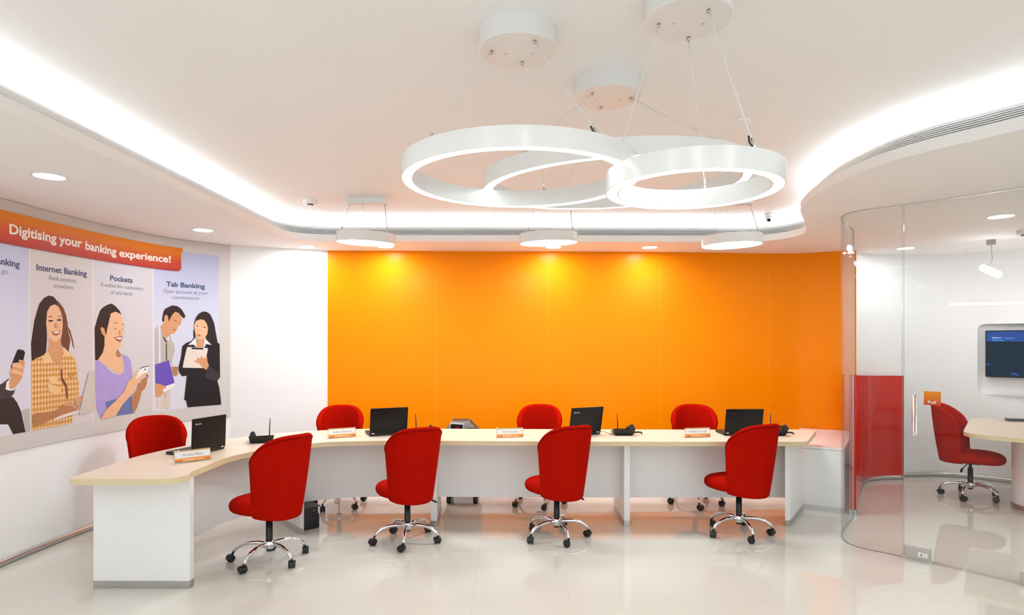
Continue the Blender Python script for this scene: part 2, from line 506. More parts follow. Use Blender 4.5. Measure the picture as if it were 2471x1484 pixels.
BW = smooth([(-2.05, 6.92), (-1.0, 6.945), (0, 6.97), (1.0, 6.995), (2.2, 7.06), (2.9, 7.13), (3.31, 7.13), (3.6, 6.97), (3.82, 6.9)], 0.1)
mb = MB()
sweep(mb, [Vector((-2.965, 6.54)), Vector((-2.5, 6.735)), Vector((-2.05, 6.92))], [(0, 0), (0, ZS), (-0.12, ZS), (-0.12, 0)], M_WALL)
sweep(mb, BW, [(0, 0), (0, 0.34), (-0.12, 0.34), (-0.12, 0)], M_WALL)
sweep(mb, BW, [(0.006, 0.34), (0.006, ZS), (-0.12, ZS), (-0.12, 0.34)], M_ORANGE)
struct(sharp(finish(mb, 'wall_back')))

# meeting room wall with a recessed screen niche
RW = Curve2(smooth([(3.82, 6.98), (4.1, 7.17), (4.45, 7.27), (4.85, 7.33), (5.18, 7.29), (5.44, 7.10), (5.68, 6.86), (6.0, 6.45), (6.35, 5.8), (6.5, 5.0), (6.5, 3.0), (6.5, 0.0), (6.5, -3.2)], 0.06))
sa = RW.ray(2359); L_ = RW.s[-1]; sb = sa + 1.15; z0n, z1n = 0.98, 1.79; rr = 0.07
hole = []
for cx_, cz_, a0 in ((sa + rr, z1n - rr, 90), (sa + rr, z0n + rr, 180), (sb - rr, z0n + rr, 270), (sb - rr, z1n - rr, 0)):
    for k in range(7): a = math.radians(a0 + 15 * k); hole.append((cx_ + rr * math.cos(a), cz_ + rr * math.sin(a)))
mb = MB()
bent_polys(mb, RW, [(0, 0), (L_, 0), (L_, ZS), (0, ZS)], [hole], M_WALL, 0.0, 0.12)
bent_polys(mb, RW, [(sa - .05, z0n - .05), (sb + .05, z0n - .05), (sb + .05, z1n + .05), (sa - .05, z1n + .05)], [], M_WALL, -0.07, 0.12)
hv0 = [mb.bm.verts.new((*RW.at(s, 0.0), z)) for s, z in hole]; hv1 = [mb.bm.verts.new((*RW.at(s, -0.07), z)) for s, z in hole]
for i in range(len(hole)): j = (i + 1) % len(hole); mb.face([hv0[i], hv0[j], hv1[j], hv1[i]], M_WALL, True)
sweep(mb, RW.p, [(-0.12, 0), (-0.12, ZS)], M_WALL, closed_sect=False)
struct(finish(mb, 'wall_right', fixn=False))

mb = MB()
mb.box((1.45, -3.26, 0.1), (10.4, 0.12, 0.2), M_WALL); mb.box((1.45, -3.26, 2.65), (10.4, 0.12, 0.5), M_WALL)
mb.box((-3.35, -3.26, 1.3), (0.8, 0.12, 2.2), M_WALL); mb.box((6.0, -3.26, 1.3), (1.3, 0.12, 2.2), M_WALL)
struct(finish(mb, 'wall_front'))
# glowing street-side glazing added behind the viewer, unseen, to lift upright faces
mb = MB(); mb.box((1.2, -3.28, 1.3), (8.3, 0.02, 2.2), emis('added_fill_glazing', (0.90, 0.98, 1.08), E_DAY_FILL)); wn = struct(finish(mb, 'added_window_3'))
for xx in (-2.95, -1.3, .36, 2.0, 3.67, 5.35):
    mb = MB(); mb.box((xx, -3.255, 1.3), (.06, .05, 2.2), M_STEEL); finish(mb, 'added_window_frame', wn)  # bars of the added glazing
mb = MB(); mb.box((1.4, 2.2, -0.05), (10.6, 11.2, 0.1), M_FLOOR); struct(finish(mb, 'floor'))
mb = MB(); mb.box((1.4, 2.2, ZC + 0.05), (10.6, 11.2, 0.1), M_CEIL); struct(finish(mb, 'ceiling'))

# skirtings
mb = MB(); sweep(mb, LW.p, [(0.001, 0), (0.001, 0.05), (0.009, 0.05), (0.009, 0)], M_STEEL); struct(finish(mb, 'baseboard_left'))
mb = MB(); sweep(mb, [p for p in RW.p if p.x > 4.4 or p.y < 6.5], [(0.001, 0), (0.001, 0.05), (0.009, 0.05), (0.009, 0)], M_STEEL); struct(finish(mb, 'baseboard_right'))

# soffit: everything outside the free-form raised field
EDGE = smooth([(-2.21, -2.0), (-2.22, 0.0), (-2.22, 1.5), (-2.215, 2.7), (-2.21, 3.4), (-2.21, 4.3), (-2.207, 5.3), (-2.204, 5.75), (-2.195, 5.94), (-2.15, 6.09),
               (-2.05, 6.18), (-1.87, 6.24), (-1.5, 6.26), (-0.9, 6.26), (0, 6.27), (1.0, 6.29), (1.9, 6.30), (2.4, 6.30), (2.60, 6.19), (2.70, 6.05), (2.735, 5.92), (2.72, 5.78), (2.65, 5.6), (2.50, 5.3),
               (2.36, 5.05), (2.22, 4.78), (2.14, 4.51), (2.085, 4.25), (2.07, 3.976), (2.10, 3.587), (2.20, 3.32), (2.33, 3.12), (2.45, 2.93), (2.75, 2.5),
               (2.95, 2.0), (3.0, 1.2), (3.0, -1.0), (2.9, -2.0), (2.0, -2.4), (-1.5, -2.4)], 0.045, closed=True)
# travel is clockwise in plan: raised field on the right, soffit on the left (negative offset)
outer = [Vector((-3.78, -3.3)), Vector((-3.78, 7.7)), Vector((6.66, 7.7)), Vector((6.66, -3.3))]
mb = MB()
lp = [[Vector((p.x, p.y, 0)) for p in outer], [Vector((p.x, p.y, 0)) for p in EDGE]]
fl = [v for l in lp for v in l]; vs = [mb.bm.verts.new((v.x, v.y, ZS)) for v in fl]
for t in tessellate_polygon(lp): mb.face([vs[k] for k in t], M_SOFF)
sweep(mb, EDGE, [(0, ZS), (0, ZS + .06), (-.014, ZS + .06), (-.014, ZS + .05)], M_SOFF, closed_path=True, closed_sect=False)
o = finish(mb, 'trim_1'); struct(sharp(o))
# cove shelf and its back wall, white
mb = MB()
sweep(mb, EDGE, [(-.122, 2.767), (-.130, 2.767), (-.134, 2.748), (-.31, 2.748), (-.31, ZC), (-.322, ZC), (-.322, 2.740), (-.126, 2.740), (-.122, 2.760)], M_WALL, closed_path=True)
struct(sharp(finish(mb, 'trim_2')))
mb = MB()
sweep(mb, EDGE, [(-.170, 2.750), (-.174, 2.772), (-.188, 2.772), (-.192, 2.750)], [M_ECOVE, M_ECOVE, M_ECOVE, M_LAMPW], closed_path=True)
tag(finish(mb, 'cove_light_strip'), 'white light strip tucked on the cove shelf, washing the raised ceiling edge', 'cove light')
# linear air grille sloping up behind the soffit edge
g = thing('air_grille', 'white linear air grille with dark slots running around the raised ceiling', 'air grille', (0, 6.3, 2.66))
NB = 6
mb = MB()
for i in range(NB):
    o_ = -.016 - .0172 * i; z_ = 2.6635 + .0160 * i
    sweep(mb, EDGE, [(o_, z_), (o_, z_ + .0072), (o_ - .008, z_ + .0072), (o_ - .008, z_)], M_SLAT, closed_path=True)
finish(mb, 'slats', g)
mb = MB(); sweep(mb, EDGE, [(-.028, 2.655), (-.060, 2.668), (-.128, 2.742)], M_DARK, closed_path=True, closed_sect=False); finish(mb, 'shadow_box', g, fixn=False)

# red gloss partition at the end of the glass
RP = smooth([(3.118, 5.69), (3.35, 6.07), (3.65, 6.55), (3.90, 6.93), (4.00, 7.04), (4.14, 7.12), (4.30, 7.16), (4.50, 7.17)], 0.05)
zt = lambda p: 1.285 - (p.y - 5.69) * 0.06
mb = MB(); sweep(mb, RP, [(.028, .05), (.028, zt), (-.028, zt), (-.028, .05)], M_REDP)
red = sharp(finish(mb, 'red_partition')); tag(red, 'glossy red curved low partition standing between glass and meeting room wall', 'partition')
mb = MB(); sweep(mb, RP, [(.0285, 0), (.0285, .05), (-.0285, .05), (-.0285, 0)], M_STEEL); k = finish(mb, 'kick_plate', red); k['label'] = 'brushed steel kick plate'

# low white cabinet beside the desk
cab_poly = [(2.765, 5.905), (3.065, 5.735), (3.62, 6.62), (3.80, 6.84), (3.56, 6.98), (3.30, 7.11), (3.28, 7.10)]
c = thing('low_cabinet', 'low white cabinet in the corner between desk, orange wall and glass', 'cabinet', (3.1, 6.3, 0))
mb = MB(); mb.prism(cab_poly, 0.05, 0.575, M_WHITE); finish(mb, 'body', c)
mb = MB(); mb.prism([(p[0], p[1]) for p in cab_poly], 0.578, 0.60, M_WHITE); finish(mb, 'top', c)
cc = Vector((3.2, 6.4)); mb = MB(); mb.prism([tuple(cc + (Vector(p) - cc) * 0.995) for p in cab_poly], 0.0, 0.05, M_STEEL); finish(mb, 'kick_plate', c)

# ------------------------------------------------------------------ curved glass front with door
GP = smooth([(3.10, 5.645), (2.97, 5.47), (2.80, 5.25), (2.695, 5.08), (2.652, 4.96), (2.648, 4.89), (2.683, 4.79), (2.79, 4.685), (2.885, 4.595)], 0.03)


def glass_sheet(name, pts, z0, z1, parent=None):
    mb = MB(); t = .006
    sweep(mb, pts, [(t, z0), (t, z1), (-t, z1), (-t, z0)], [M_GLASS, M_GEDGE, M_GLASS, M_GEDGE], caps=False)
    n = len(pts)
    for i in (0, n - 1):
        d = (pts[min(i + 1, n - 1)] - pts[max(i - 1, 0)]).normalized(); nn = Vector((d.y, -d.x))
        a, b = pts[i] + nn * t, pts[i] - nn * t
        q = [(a.x, a.y, z0), (a.x, a.y, z1), (b.x, b.y, z1), (b.x, b.y, z0)]; mb.face([mb.bm.verts.new(v) for v in q], M_GEDGE)
    o = finish(mb, name, parent); return sharp(o)


gl = glass_sheet('window_1', GP, 0.003, ZS - 0.003); struct(gl)
DP = smooth([(2.892, 4.588), (3.05, 4.41), (3.20, 4.235), (3.355, 4.045)], 0.05)
door = bpy.data.objects.new('door_1', None); COL.objects.link(door); door.location = (2.892, 4.588, 0); struct(door)
glass_sheet('door_glass', DP, 0.012, ZS - 0.008, door)
dd = (DP[-1] - DP[0]).normalized(); dn = Vector((dd.y, -dd.x))     # dn: towards the banking hall? fixed below
if dn.y > 0: dn = -dn
ang = math.atan2(dd.y, dd.x)


def dpt(t, off=0.0, z=0.0):
    p = DP[0] + dd * t + dn * off; return (p.x, p.y, z)


mb = MB(); mb.box(dpt(.088, 0, .052), (.165, .034, .078), M_STEEL, ang, .002); hb = finish(mb, 'patch_fitting', door)
mb = MB(); mb.box(dpt(.127, .018, .048), (.062, .004, .032), M_CHROME, ang, .001); mb.lathe([(0, .003), (.005, .003), (.005, 0)], M_DGREY, dpt(.118, .0205, .048), 12, Matrix.Rotation(ang, 3, 'Z') @ Matrix.Rotation(PI / 2, 3, 'X')); finish(mb, 'lock', hb)
mb = MB(); mb.box(dpt(.70, 0, .045), (.05, .034, .06), M_STEEL, ang, .002); finish(mb, 'patch_fitting', door)
# D handle both sides
for side in (1, -1):
    mb = MB(); t0 = .070; za, zb = .897, 1.209; o_ = .05 * side
    o_ = .030 * side; pth = [dpt(t0, .006 * side, za + .006), dpt(t0, .018 * side, za + .003), dpt(t0, .026 * side, za + .010), dpt(t0, o_, za + .026)]
    pth += [dpt(t0, o_, zb - .026), dpt(t0, .026 * side, zb - .010), dpt(t0, .018 * side, zb - .003), dpt(t0, .006 * side, zb - .006)]
    mb.tube(pth, .0085, M_CHROME, 14)
    finish(mb, 'handle', door)
# sticker on the door
ps = make_ramp('pull_sticker_print', [(0, srgb(186, 62, 40)), (.35, srgb(206, 104, 30)), (1, srgb(222, 140, 30))], 1.134, 1.232)
mb = MB(); ex = Vector((dd.x, dd.y, 0)); s0 = Vector(dpt(.130, .0068, 1.134)); wS, hS = .105, .098
q = [s0, s0 + ex * wS, s0 + ex * wS + Vector((0, 0, hS)), s0 + Vector((0, 0, hS))]
fr = [mb.bm.verts.new(v) for v in q]; nb = Vector((dn.x, dn.y, 0)) * -.0006
bk = [mb.bm.verts.new(v + nb) for v in q]; mb.face(fr, ps); mb.face(bk[::-1], ps)
for i in range(4): mb.face([fr[i], bk[i], bk[(i + 1) % 4], fr[(i + 1) % 4]], ps)
stk = finish(mb, 'pull_sticker', door, fixn=True)
stk.data.materials[0] = ps
mb = MB(); text_plane(mb, 'Pull', s0 + ex * (wS * .24) + Vector((0, 0, .012)) + Vector((dn.x, dn.y, 0)) * .0006, ex, (0, 0, 1), wS * .47, .020, mat('print_white', (.8, .79, .76), .5, noise=.01), .02)
finish(mb, 'lettering', stk, fixn=False)
# next fixed pane, past the door
G2 = [DP[-1] + dd * .008, DP[-1] + dd * .9, DP[-1] + dd * 1.9]
struct(glass_sheet('window_2', smooth([tuple(p) for p in G2], .2), 0.003, ZS - 0.003))

# ================================================================== DESK
desk = thing('reception_desk', 'long curved white service desk with cream laminate top and steel kick plates', 'desk', (0.3, 5.6, 0))
ZT = 0.75
T = lambda x, y: at(x, y, ZT)
front_l = [(-2.066, 4.10), (-2.066, 4.25), (-2.066, 4.38), (-2.06, 4.50), (-2.03, 4.62), (-1.96, 4.77), (-1.83, 4.96), (-1.67, 5.105), (-1.54, 5.19), (-1.38, 5.225), (-1.15, 5.25), (-.7, 5.255), (0, 5.235), (.9, 5.215), (1.8, 5.21), (2.2, 5.21)]
back_l = [(2.74, 5.94), (1.8, 5.93), (.9, 5.94), (0, 5.97), (-.8, 5.985), (-1.3, 5.99), (-1.55, 5.955), (-1.814, 5.871), (-2.161, 5.683), (-2.40, 5.42), (-2.56, 5.18), (-2.66, 4.92), (-2.74, 4.55), (-2.735, 4.2)]
fl_ = [tuple(p) for p in smooth([(-2.07, 4.02)] + front_l, .05)]
bl_ = [tuple(p) for p in smooth(back_l, .05)]


def fillet(p, a, b, r, n=16):
    """rounded corner at p between directions to a and b"""
    p, a, b = Vector(p), Vector(a), Vector(b); da = (a - p).normalized(); db = (b - p).normalized()
    h = da.angle(db) / 2; t = r / math.tan(h); c = p + (da + db).normalized() * (r / math.sin(h))
    s, e = p + da * t - c, p + db * t - c; out = []
    for k in range(n): f = k / (n - 1); v = s.lerp(e, f).normalized() * r; out.append(tuple(c + v))
    return out


right = fillet((2.47, 5.205), (2.2, 5.208), (2.88, 5.85), .12) + fillet((2.905, 5.935), (2.6, 5.35), (2.5, 5.94), .06)
cl = fillet((-2.73, 3.80), (-2.735, 4.5), (-2.05, 3.80), .05) + fillet((-2.035, 3.80), (-2.7, 3.80), (-2.068, 4.4), .12)
poly = cl + [p for p in fl_ if p[1] > 3.98] + right + bl_
mb = MB(); mb.prism(poly, ZT - .038, ZT, M_EDGE, M_TOP); o = finish(mb, 'tabletop', desk)
bv = o.modifiers.new('bevel', 'BEVEL'); bv.width = .002; bv.segments = 2; bv.limit_method = 'ANGLE'; bv.angle_limit = 1.0
MP = smooth([(-2.295, 4.045), (-2.29, 4.25), (-2.275, 4.46), (-2.225, 4.76), (-2.12, 5.04), (-1.98, 5.25), (-1.81, 5.42), (-1.613, 5.53), (-1.30, 5.60), (-1.0, 5.61), (0, 5.59), (1.2, 5.58), (2.515, 5.575)], .05)
mb = MB(); sweep(mb, MP, [(0, .19), (0, ZT - .039), (-.018, ZT - .039), (-.018, .19)], M_WHITE); sharp(finish(mb, 'modesty_panel', desk))


def leg(poly):
    mb = MB(); mb.prism(poly, .046, ZT - .0385, M_WHITE); L = finish(mb, 'leg_panel', desk)
    c_ = Vector((sum(p[0] for p in poly) / len(poly), sum(p[1] for p in poly) / len(poly)))
    q = [tuple(Vector(p) + (Vector(p) - c_).normalized() * .0015) for p in poly]
    mb = MB(); mb.prism(q, 0, .047, M_STEEL); finish(mb, 'kick_plate', L)


leg([(-2.70, 4.01), (-2.076, 4.005), (-2.076, 4.055), (-2.70, 4.06)])
leg([(-1.752, 5.135), (-1.712, 5.115), (-2.12, 5.66), (-2.16, 5.63)])
leg([(-.700, 5.345), (-.645, 5.345), (-.68, 5.95), (-.735, 5.95)])
leg([(.965, 5.348), (1.015, 5.348), (1.015, 5.90), (.965, 5.90)])
leg([(2.352, 5.355), (2.398, 5.36), (2.755, 5.885), (2.70, 5.90)])
# cable grommet
gx, gy = at(663, 1064.5, .75)
mb = MB(); mb.lathe([(0, .004), (.026, .004), (.032, .003), (.034, 0)], M_GREY, (gx, gy, ZT), 24); finish(mb, 'cable_grommet', desk)


# ================================================================== CHAIRS
def chair_shell():
    mb = MB(); zb = .342; ztc = .945; ztn = .770; hN = .024
    A = [-90, -88, -86, -83, -80] + list(range(-75, 76, 5)) + [80, 83, 86, 88, 90]
    rows = []; NZ = 12
    for a in A:
        t = math.radians(a); q = abs(a) / 90
        ed = max(0.0, (abs(a) - 80) / 10)
        ztp = ztc - (ztc - ztn) * q ** 3.0 - .045 * (1 - math.sqrt(max(0, 1 - ed * ed)))
        h = hN * max(.30, math.sqrt(max(0, 1 - ed * ed)))
        zb_ = zb + .010 * q ** 4 + (.015 if q > .99 else 0)
        row = []

        def P(z, off):
            f = (z - zb) / (ztc - zb)
            W = .152 + .068 * f; D = .170 + .078 * f + .008 * math.sin(PI * f)
            x = W * math.sin(t); y = -.07 - D * math.cos(t) + (.045 * (1 - f)) * q * q
            nx, ny = math.sin(t) / W, -math.cos(t) / D; l = math.hypot(nx, ny)
            return Vector((x + nx / l * off, y + ny / l * off, z))
        for k in range(NZ + 1):
            z = zb_ + h * .8 + (ztp - h - zb_ - h * .8) * k / NZ; row.append(P(z, h))
        for k in range(1, 6): a_ = PI * k / 6; row.append(P(ztp - h + h * math.sin(a_), h * math.cos(a_)))
        for k in range(NZ + 1):
            z = ztp - h + (zb_ + h * .8 - ztp + h) * k / NZ; row.append(P(z, -h))
        for k in range(1, 6): a_ = PI + PI * k / 6; row.append(P(zb_ + h * .8 + h * .8 * math.sin(a_), h * math.cos(a_)))
        rows.append([mb.bm.verts.new(v) for v in row])
    n = len(rows[0])
    for r0, r1 in zip(rows, rows[1:]):
        for k in range(n): mb.face([r0[k], r0[(k + 1) % n], r1[(k + 1) % n], r1[k]], M_RED, True)
    mb.face(rows[0][::-1], M_RED, True); mb.face(rows[-1], M_RED, True)
    # piping along the outer top edge, down both ends
    pt = [rows[i][NZ].co.copy() + (rows[i][NZ].co - rows[i][NZ + 6].co).normalized() * .001 for i in range(len(rows))]
    first = [rows[0][k].co.copy() for k in range(0, NZ, 2)]; last = [rows[-1][k].co.copy() for k in range(0, NZ, 2)]
    return mb, first + pt + last[::-1]


def make_chair(label):
    t = thing('swivel_chair', label, 'chair')
    mb, pipe = chair_shell(); b = finish(mb, 'backrest', t, False)
    mb = MB(); mb.tube(pipe, .0032, M_PIPE, 6); finish(mb, 'piping', b, False)
    mb = MB(); prof = [(0, .368), (.70, .366), (.84, .369), (.92, .376), (.965, .387), (.99, .401), (1.0, .416), (.992, .430), (.968, .443), (.92, .455), (.84, .465), (.72, .472), (.5, .477), (.25, .480), (0, .481)]
    n = 56; rings = []
    for s, z in prof:
        if s == 0: rings.append([mb.bm.verts.new((0, .045, z))]); continue
        ring = []
        for k in range(n):
            a = 2 * PI * k / n; ca, sa_ = math.cos(a), math.sin(a); e = 2 / 2.35
            x = .225 * s * math.copysign(abs(ca) ** e, ca); y = .245 * s * math.copysign(abs(sa_) ** e, sa_)
            ring.append(mb.bm.verts.new((x * (1 - .10 * (y < 0) * abs(y) / .25), y + .045, z - .012 * max(0, y / .25) ** 2)))
        rings.append(ring)
    for a, b_ in zip(rings, rings[1:]):
        for k in range(n):
            q = [a[k % len(a)], a[(k + 1) % n % len(a)], b_[(k + 1) % n % len(b_)], b_[k % len(b_)]]
            q = [v for j, v in enumerate(q) if v not in q[:j]]; mb.face(q, M_RED, True)
    finish(mb, 'seat', t, False)
    mb = MB(); mb.box((0, -.01, .357), (.17, .20, .022), M_BLACK, 0, .004); mb.box((0, -.195, .385), (.05, .03, .05), M_BLACK, 0, .004); mb.box((0, -.13, .36), (.05, .26, .012), M_BLACK)
    finish(mb, 'mechanism', t, False)
    mb = MB(); mb.tube([(.05, 0, .352), (.14, -.02, .335), (.185, -.03, .315)], .0045, M_BLACK, 8)
    mb.ellipsoid((.215, -.036, .298), (.034, .013, .009), M_BLACK, 12, Matrix.Rotation(.55, 3, 'Y')); finish(mb, 'lever', t, False)
    mb = MB(); mb.lathe([(0, .352), (.014, .352), (.014, .30), (.0235, .298), (.0245, .15), (.0245, .135), (0, .135)], M_BLACK, n=20); finish(mb, 'gas_lift', t, False)
    mb = MB(); mb.lathe([(0, .158), (.027, .158), (.038, .148), (.040, .125), (.034, .100), (.026, .092), (0, .092)], M_CHROME, n=24)
    mb.lathe([(0, .093), (.022, .093), (.022, .080), (0, .079)], M_BLACK, n=20); finish(mb, 'hub', t, False)
    for i in range(5):
        a = 2 * PI * i / 5; R = Matrix.Rotation(a, 3, 'Z')
        prof = [(.025, .128), (.09, .136), (.15, .133), (.205, .117), (.243, .090), (.262, .066)]
        path = [R @ Vector((x, 0, z)) for x, z in prof]
        mb = MB(); mb.tube(path, [.016, .0145, .0135, .0135, .0130, .0120], M_CHROME, 12); L = finish(mb, 'base_leg', t, False)
        sw = a + (.7, -1.9, 2.4, 1.2, -2.6)[i]
        c0 = R @ Vector((.262, 0, 0)); mb = MB(); RS = Matrix.Rotation(sw, 3, 'Z')
        mb.tube([c0 + Vector((0, 0, .050)), c0 + Vector((0, 0, .068))], .008, M_BLACK, 10)
        wc = c0 + RS @ Vector((.016, 0, .0255))
        for sgn in (-1, 1):
            Mw = RS @ Matrix.Rotation(PI / 2, 3, 'X')
            mb.lathe([(0, -.009), (.019, -.009), (.0250, -.006), (.0255, 0), (.0250, .006), (.019, .009), (0, .009)], M_BLACK, wc + RS @ Vector((0, .014 * sgn, 0)), 20, Mw)
        # hood over the two wheels
        hr = []
        for k in range(9):
            th = math.radians(-15 + 205 * k / 8); hr.append(wc + RS @ Vector((.0285 * math.cos(th), 0, .0285 * math.sin(th))))
        for k in range(8):
            v = [mb.bm.verts.new(hr[k] + RS @ Vector((0, s_, 0))) for s_ in (-.0225, .0225)] + [mb.bm.verts.new(hr[k + 1] + RS @ Vector((0, s_, 0))) for s_ in (.0225, -.0225)]
            mb.face(v, M_BLACK, True)
            vi = [mb.bm.verts.new(v_.co - (v_.co - wc).normalized() * .004) for v_ in v]; mb.face(vi[::-1], M_BLACK, True)
        mb.box(wc + Vector((0, 0, .004)), (.040, .006, .040), M_BLACK, sw); mb.box(c0 * .5 + wc * .5 + Vector((0, 0, .026 - .0128)), (.024, .022, .020), M_BLACK, sw)
        finish(mb, 'caster', L, False)
    return t


# base angle b0 (deg, one leg) and seat facing th (deg); the seat turns with the whole copy, so each chair keeps its own base turn
def chair(x, y, th, b0, label, group=None, first=None):
    rz = math.radians(th - 90)
    r = dup(proto, (x, y, 0), rz, label, group) if not first else proto
    if first: r.location = (x, y, 0); r.rotation_euler = (0, 0, rz); r['group'] = group
    db = math.radians(b0) - rz
    for c_ in r.children:
        if c_.name.split('.')[0] in ('base_leg',): c_.rotation_euler = (0, 0, db)
    return r


proto = make_chair('red swivel chair in front of the desk, nearest the end panel on the left')
GV = 'visitor chairs in front of the desk'; GS = 'staff chairs behind the desk'
chair(-1.757, 4.50, 149, 181, None, GV, True)
chair(-.833, 4.953, 122, 201, 'red swivel chair in front of the desk, second from the left end', GV)
chair(.364, 5.06, 117, 215, 'red swivel chair in front of the desk, facing the third laptop', GV)
chair(1.88, 5.15, 116, 202, 'red swivel chair in front of the desk, beside the low white cabinet', GV)
chair(-2.95, 5.19, -54, -28, 'red swivel chair behind the desk, under the poster by the left wall', GS)
chair(-1.68, 6.05, -78, -110, 'red swivel chair behind the desk, where white wall meets orange wall', GS)
chair(.263, 6.11, -96, -150, 'red swivel chair behind the desk, in front of the middle of the orange wall', GS)
chair(1.80, 6.12, -103, -98, 'red swivel chair behind the desk, nearest the low cabinet', GS)
chair(4.69, 6.36, -46, 3, 'red swivel chair inside the glass meeting room at the round-ended table')


# ================================================================== LAMPS
def ring_lamp(label, cx, cy, r, zc_, tilt, can, anchors, gaps, powerhole=2):
    """tilt: rise to the right and rise to the far side, per metre"""
    t = thing('ring_pendant_lamp', label, 'pendant lamp', (can[0], can[1], ZC), group='ring pendants in the middle of the ceiling')
    h = .072; wd = .046; N = 120
    zz = lambda x, y: zc_ + tilt[0] * (x - cx) + tilt[1] * (y - cy)
    mb = MB(); sec = [(r, 0), (r, h), (r - wd, h), (r - wd, 0), (r - wd + .004, 0), (r - wd + .004, .004), (r - .004, .004), (r - .004, 0)]
    rows = []
    for k in range(N):
        a = 2 * PI * k / N; row = []
        for rr_, dz in sec:
            x, y = cx + rr_ * math.cos(a), cy + rr_ * math.sin(a); row.append(mb.bm.verts.new((x, y, zz(x, y) + dz)))
        rows.append(row)
    for k in range(N):
        a, b = rows[k], rows[(k + 1) % N]
        for j in range(8): mb.face([a[j], b[j], b[(j + 1) % 8], a[(j + 1) % 8]], M_LAMPW, True)
    body = sharp(finish(mb, 'ring_body', t))
    mb = MB()
    for g0, g1 in zip(gaps, gaps[1:] + [gaps[0] + 360]):
        prev = None; n_ = max(6, int((g1 - g0) / 4)); a0, a1 = g0 + .35, g1 - .35
        for k in range(n_ + 1):
            a = math.radians(a0 + (a1 - a0) * k / n_); cur = []
            for rr_ in (r - .0045, r - wd + .0045):
                x, y = cx + rr_ * math.cos(a), cy + rr_ * math.sin(a); cur.append(mb.bm.verts.new((x, y, zz(x, y) + .0015)))
            if prev: mb.face([prev[0], cur[0], cur[1], prev[1]], M_ERING)
            prev = cur
    finish(mb, 'diffuser', t, fixn=False)
    mb = MB(); mb.lathe([(0, ZC), (.160, ZC), (.160, ZC - .081), (.157, ZC - .083), (0, ZC - .083)], M_LAMPW, (can[0], can[1], 0), 64); cn = sharp(finish(mb, 'canopy', t))
    mb = MB()
    for ax in (-.05, .06): mb.lathe([(0, -.003), (.004, -.003), (.004, 0)], M_STEEL, (can[0] + ax, can[1] + .02, ZC - .083), 10)
    finish(mb, 'screws', cn)
    for i, ((ax, ay), th) in enumerate(anchors):
        a = math.radians(th); ex_, ey_ = cx + (r - wd / 2) * math.cos(a), cy + (r - wd / 2) * math.sin(a)
        top = Vector((ax, ay, ZC - .083)); end = Vector((ex_, ey_, zz(ex_, ey_) + h)); d = (top - end).normalized()
        rad = .0042 if i == powerhole else .0028
        pth = [top.lerp(end, k / 8) - Vector((0, 0, (.012 if i == powerhole else 0) * math.sin(PI * k / 8))) for k in range(9)]
        mb = MB(); mb.tube(pth, rad, M_CABLE, 8); cb = finish(mb, 'cable', t)
        mb = MB(); mb.tube([top, top - Vector((0, 0, .012))], .006, M_STEEL, 10); finish(mb, 'ceiling_grip', cb)
        if i == powerhole:
            mb = MB(); mb.tube([end + d * .055 + Vector((-.008, 0, 0)), end + d * .03 + Vector((-.012, 0, 0)), end + Vector((-.006, 0, .004))], .003, M_BLACK, 8); finish(mb, 'power_lead', cb)
        mb = MB(); mb.tube([end, end + d * .045], .0055, M_CHROME, 10); finish(mb, 'cable_grip', cb)
    return t


def cp(px, py): return at(px, py, ZC - .083)


ring_lamp('large ring pendant, leftmost of the three overlapping hanging rings', .03, 2.545, .477, 2.24, (0, 0), (.024, 2.545),
          [(cp(1187, 123), 222), (cp(1260, 149), 74), (cp(1291, 98), 308)], [25, 115, 205, 293])
ring_lamp('largest ring pendant, rearmost of the three hanging rings and slightly tilted', .495, 3.03, .635, 2.340, (.037, .046), (.465, 3.03),
          [(cp(1450, 258), 110), (cp(1522, 236), -38), (cp(1430, 225), 222)], [40, 150, 212, 320], 1)
ring_lamp('smallest ring pendant, lowest and rightmost of the three hanging rings', .668, 2.30, .318, 2.145, (0, 0), (.652, 2.30),
          [(cp(1590, 58), 184), (cp(1661, 90), 64), (cp(1710, 23), -64)], [12, 132, 243])


def disc_lamp(label, cx, cy, z, tx, ty, plate_x, plate_y, notch=False):
    t = thing('disc_pendant_lamp', label, 'pendant lamp', (cx, cy, ZC), group='disc pendants over the desk')
    R = Matrix.Rotation(ty, 3, 'Y') @ Matrix.Rotation(tx, 3, 'X'); r = .257
    mb = MB(); mb.lathe([(0, .085), (r - .004, .085), (r, .081), (r, 0), (r - .006, -.001), (r - .006, .003)], M_LAMPW, (cx, cy, z), 72, R); sharp(finish(mb, 'lamp_body', t))
    mb = MB(); mb.lathe([(0, 0), (r - .006, 0)], M_EDISC, (cx, cy, z), 72, R); finish(mb, 'diffuser', t, fixn=False)
    mb = MB(); mb.box((plate_x, plate_y, ZC - .028), (.35, .07, .056), M_LAMPW, 0, .003); pl = finish(mb, 'canopy_plate', t)
    for i, (fx, a) in enumerate(((-.155, 215), (-.04, 90), (.155, -25))):
        a = math.radians(a); e = Vector((cx, cy, z)) + R @ Vector(((r - .03) * math.cos(a), (r - .03) * math.sin(a), .085)); s = Vector((plate_x + fx, plate_y, ZC - .056))
        rad = .0045 if i == 2 else .0014
        mb = MB(); mb.tube([s, s.lerp(e, .5), e], rad, M_CABLE if i < 2 else M_LAMPW, 8); cb = finish(mb, 'cable', t)
        mb = MB(); mb.tube([s + Vector((0, 0, .001)), s - Vector((0, 0, .012))], .006, M_STEEL, 8); finish(mb, 'ceiling_grip', cb); mb = MB(); mb.tube([e, e + (s - e).normalized() * .04], .006, M_STEEL, 8); finish(mb, 'cable_grip', cb)
    return t


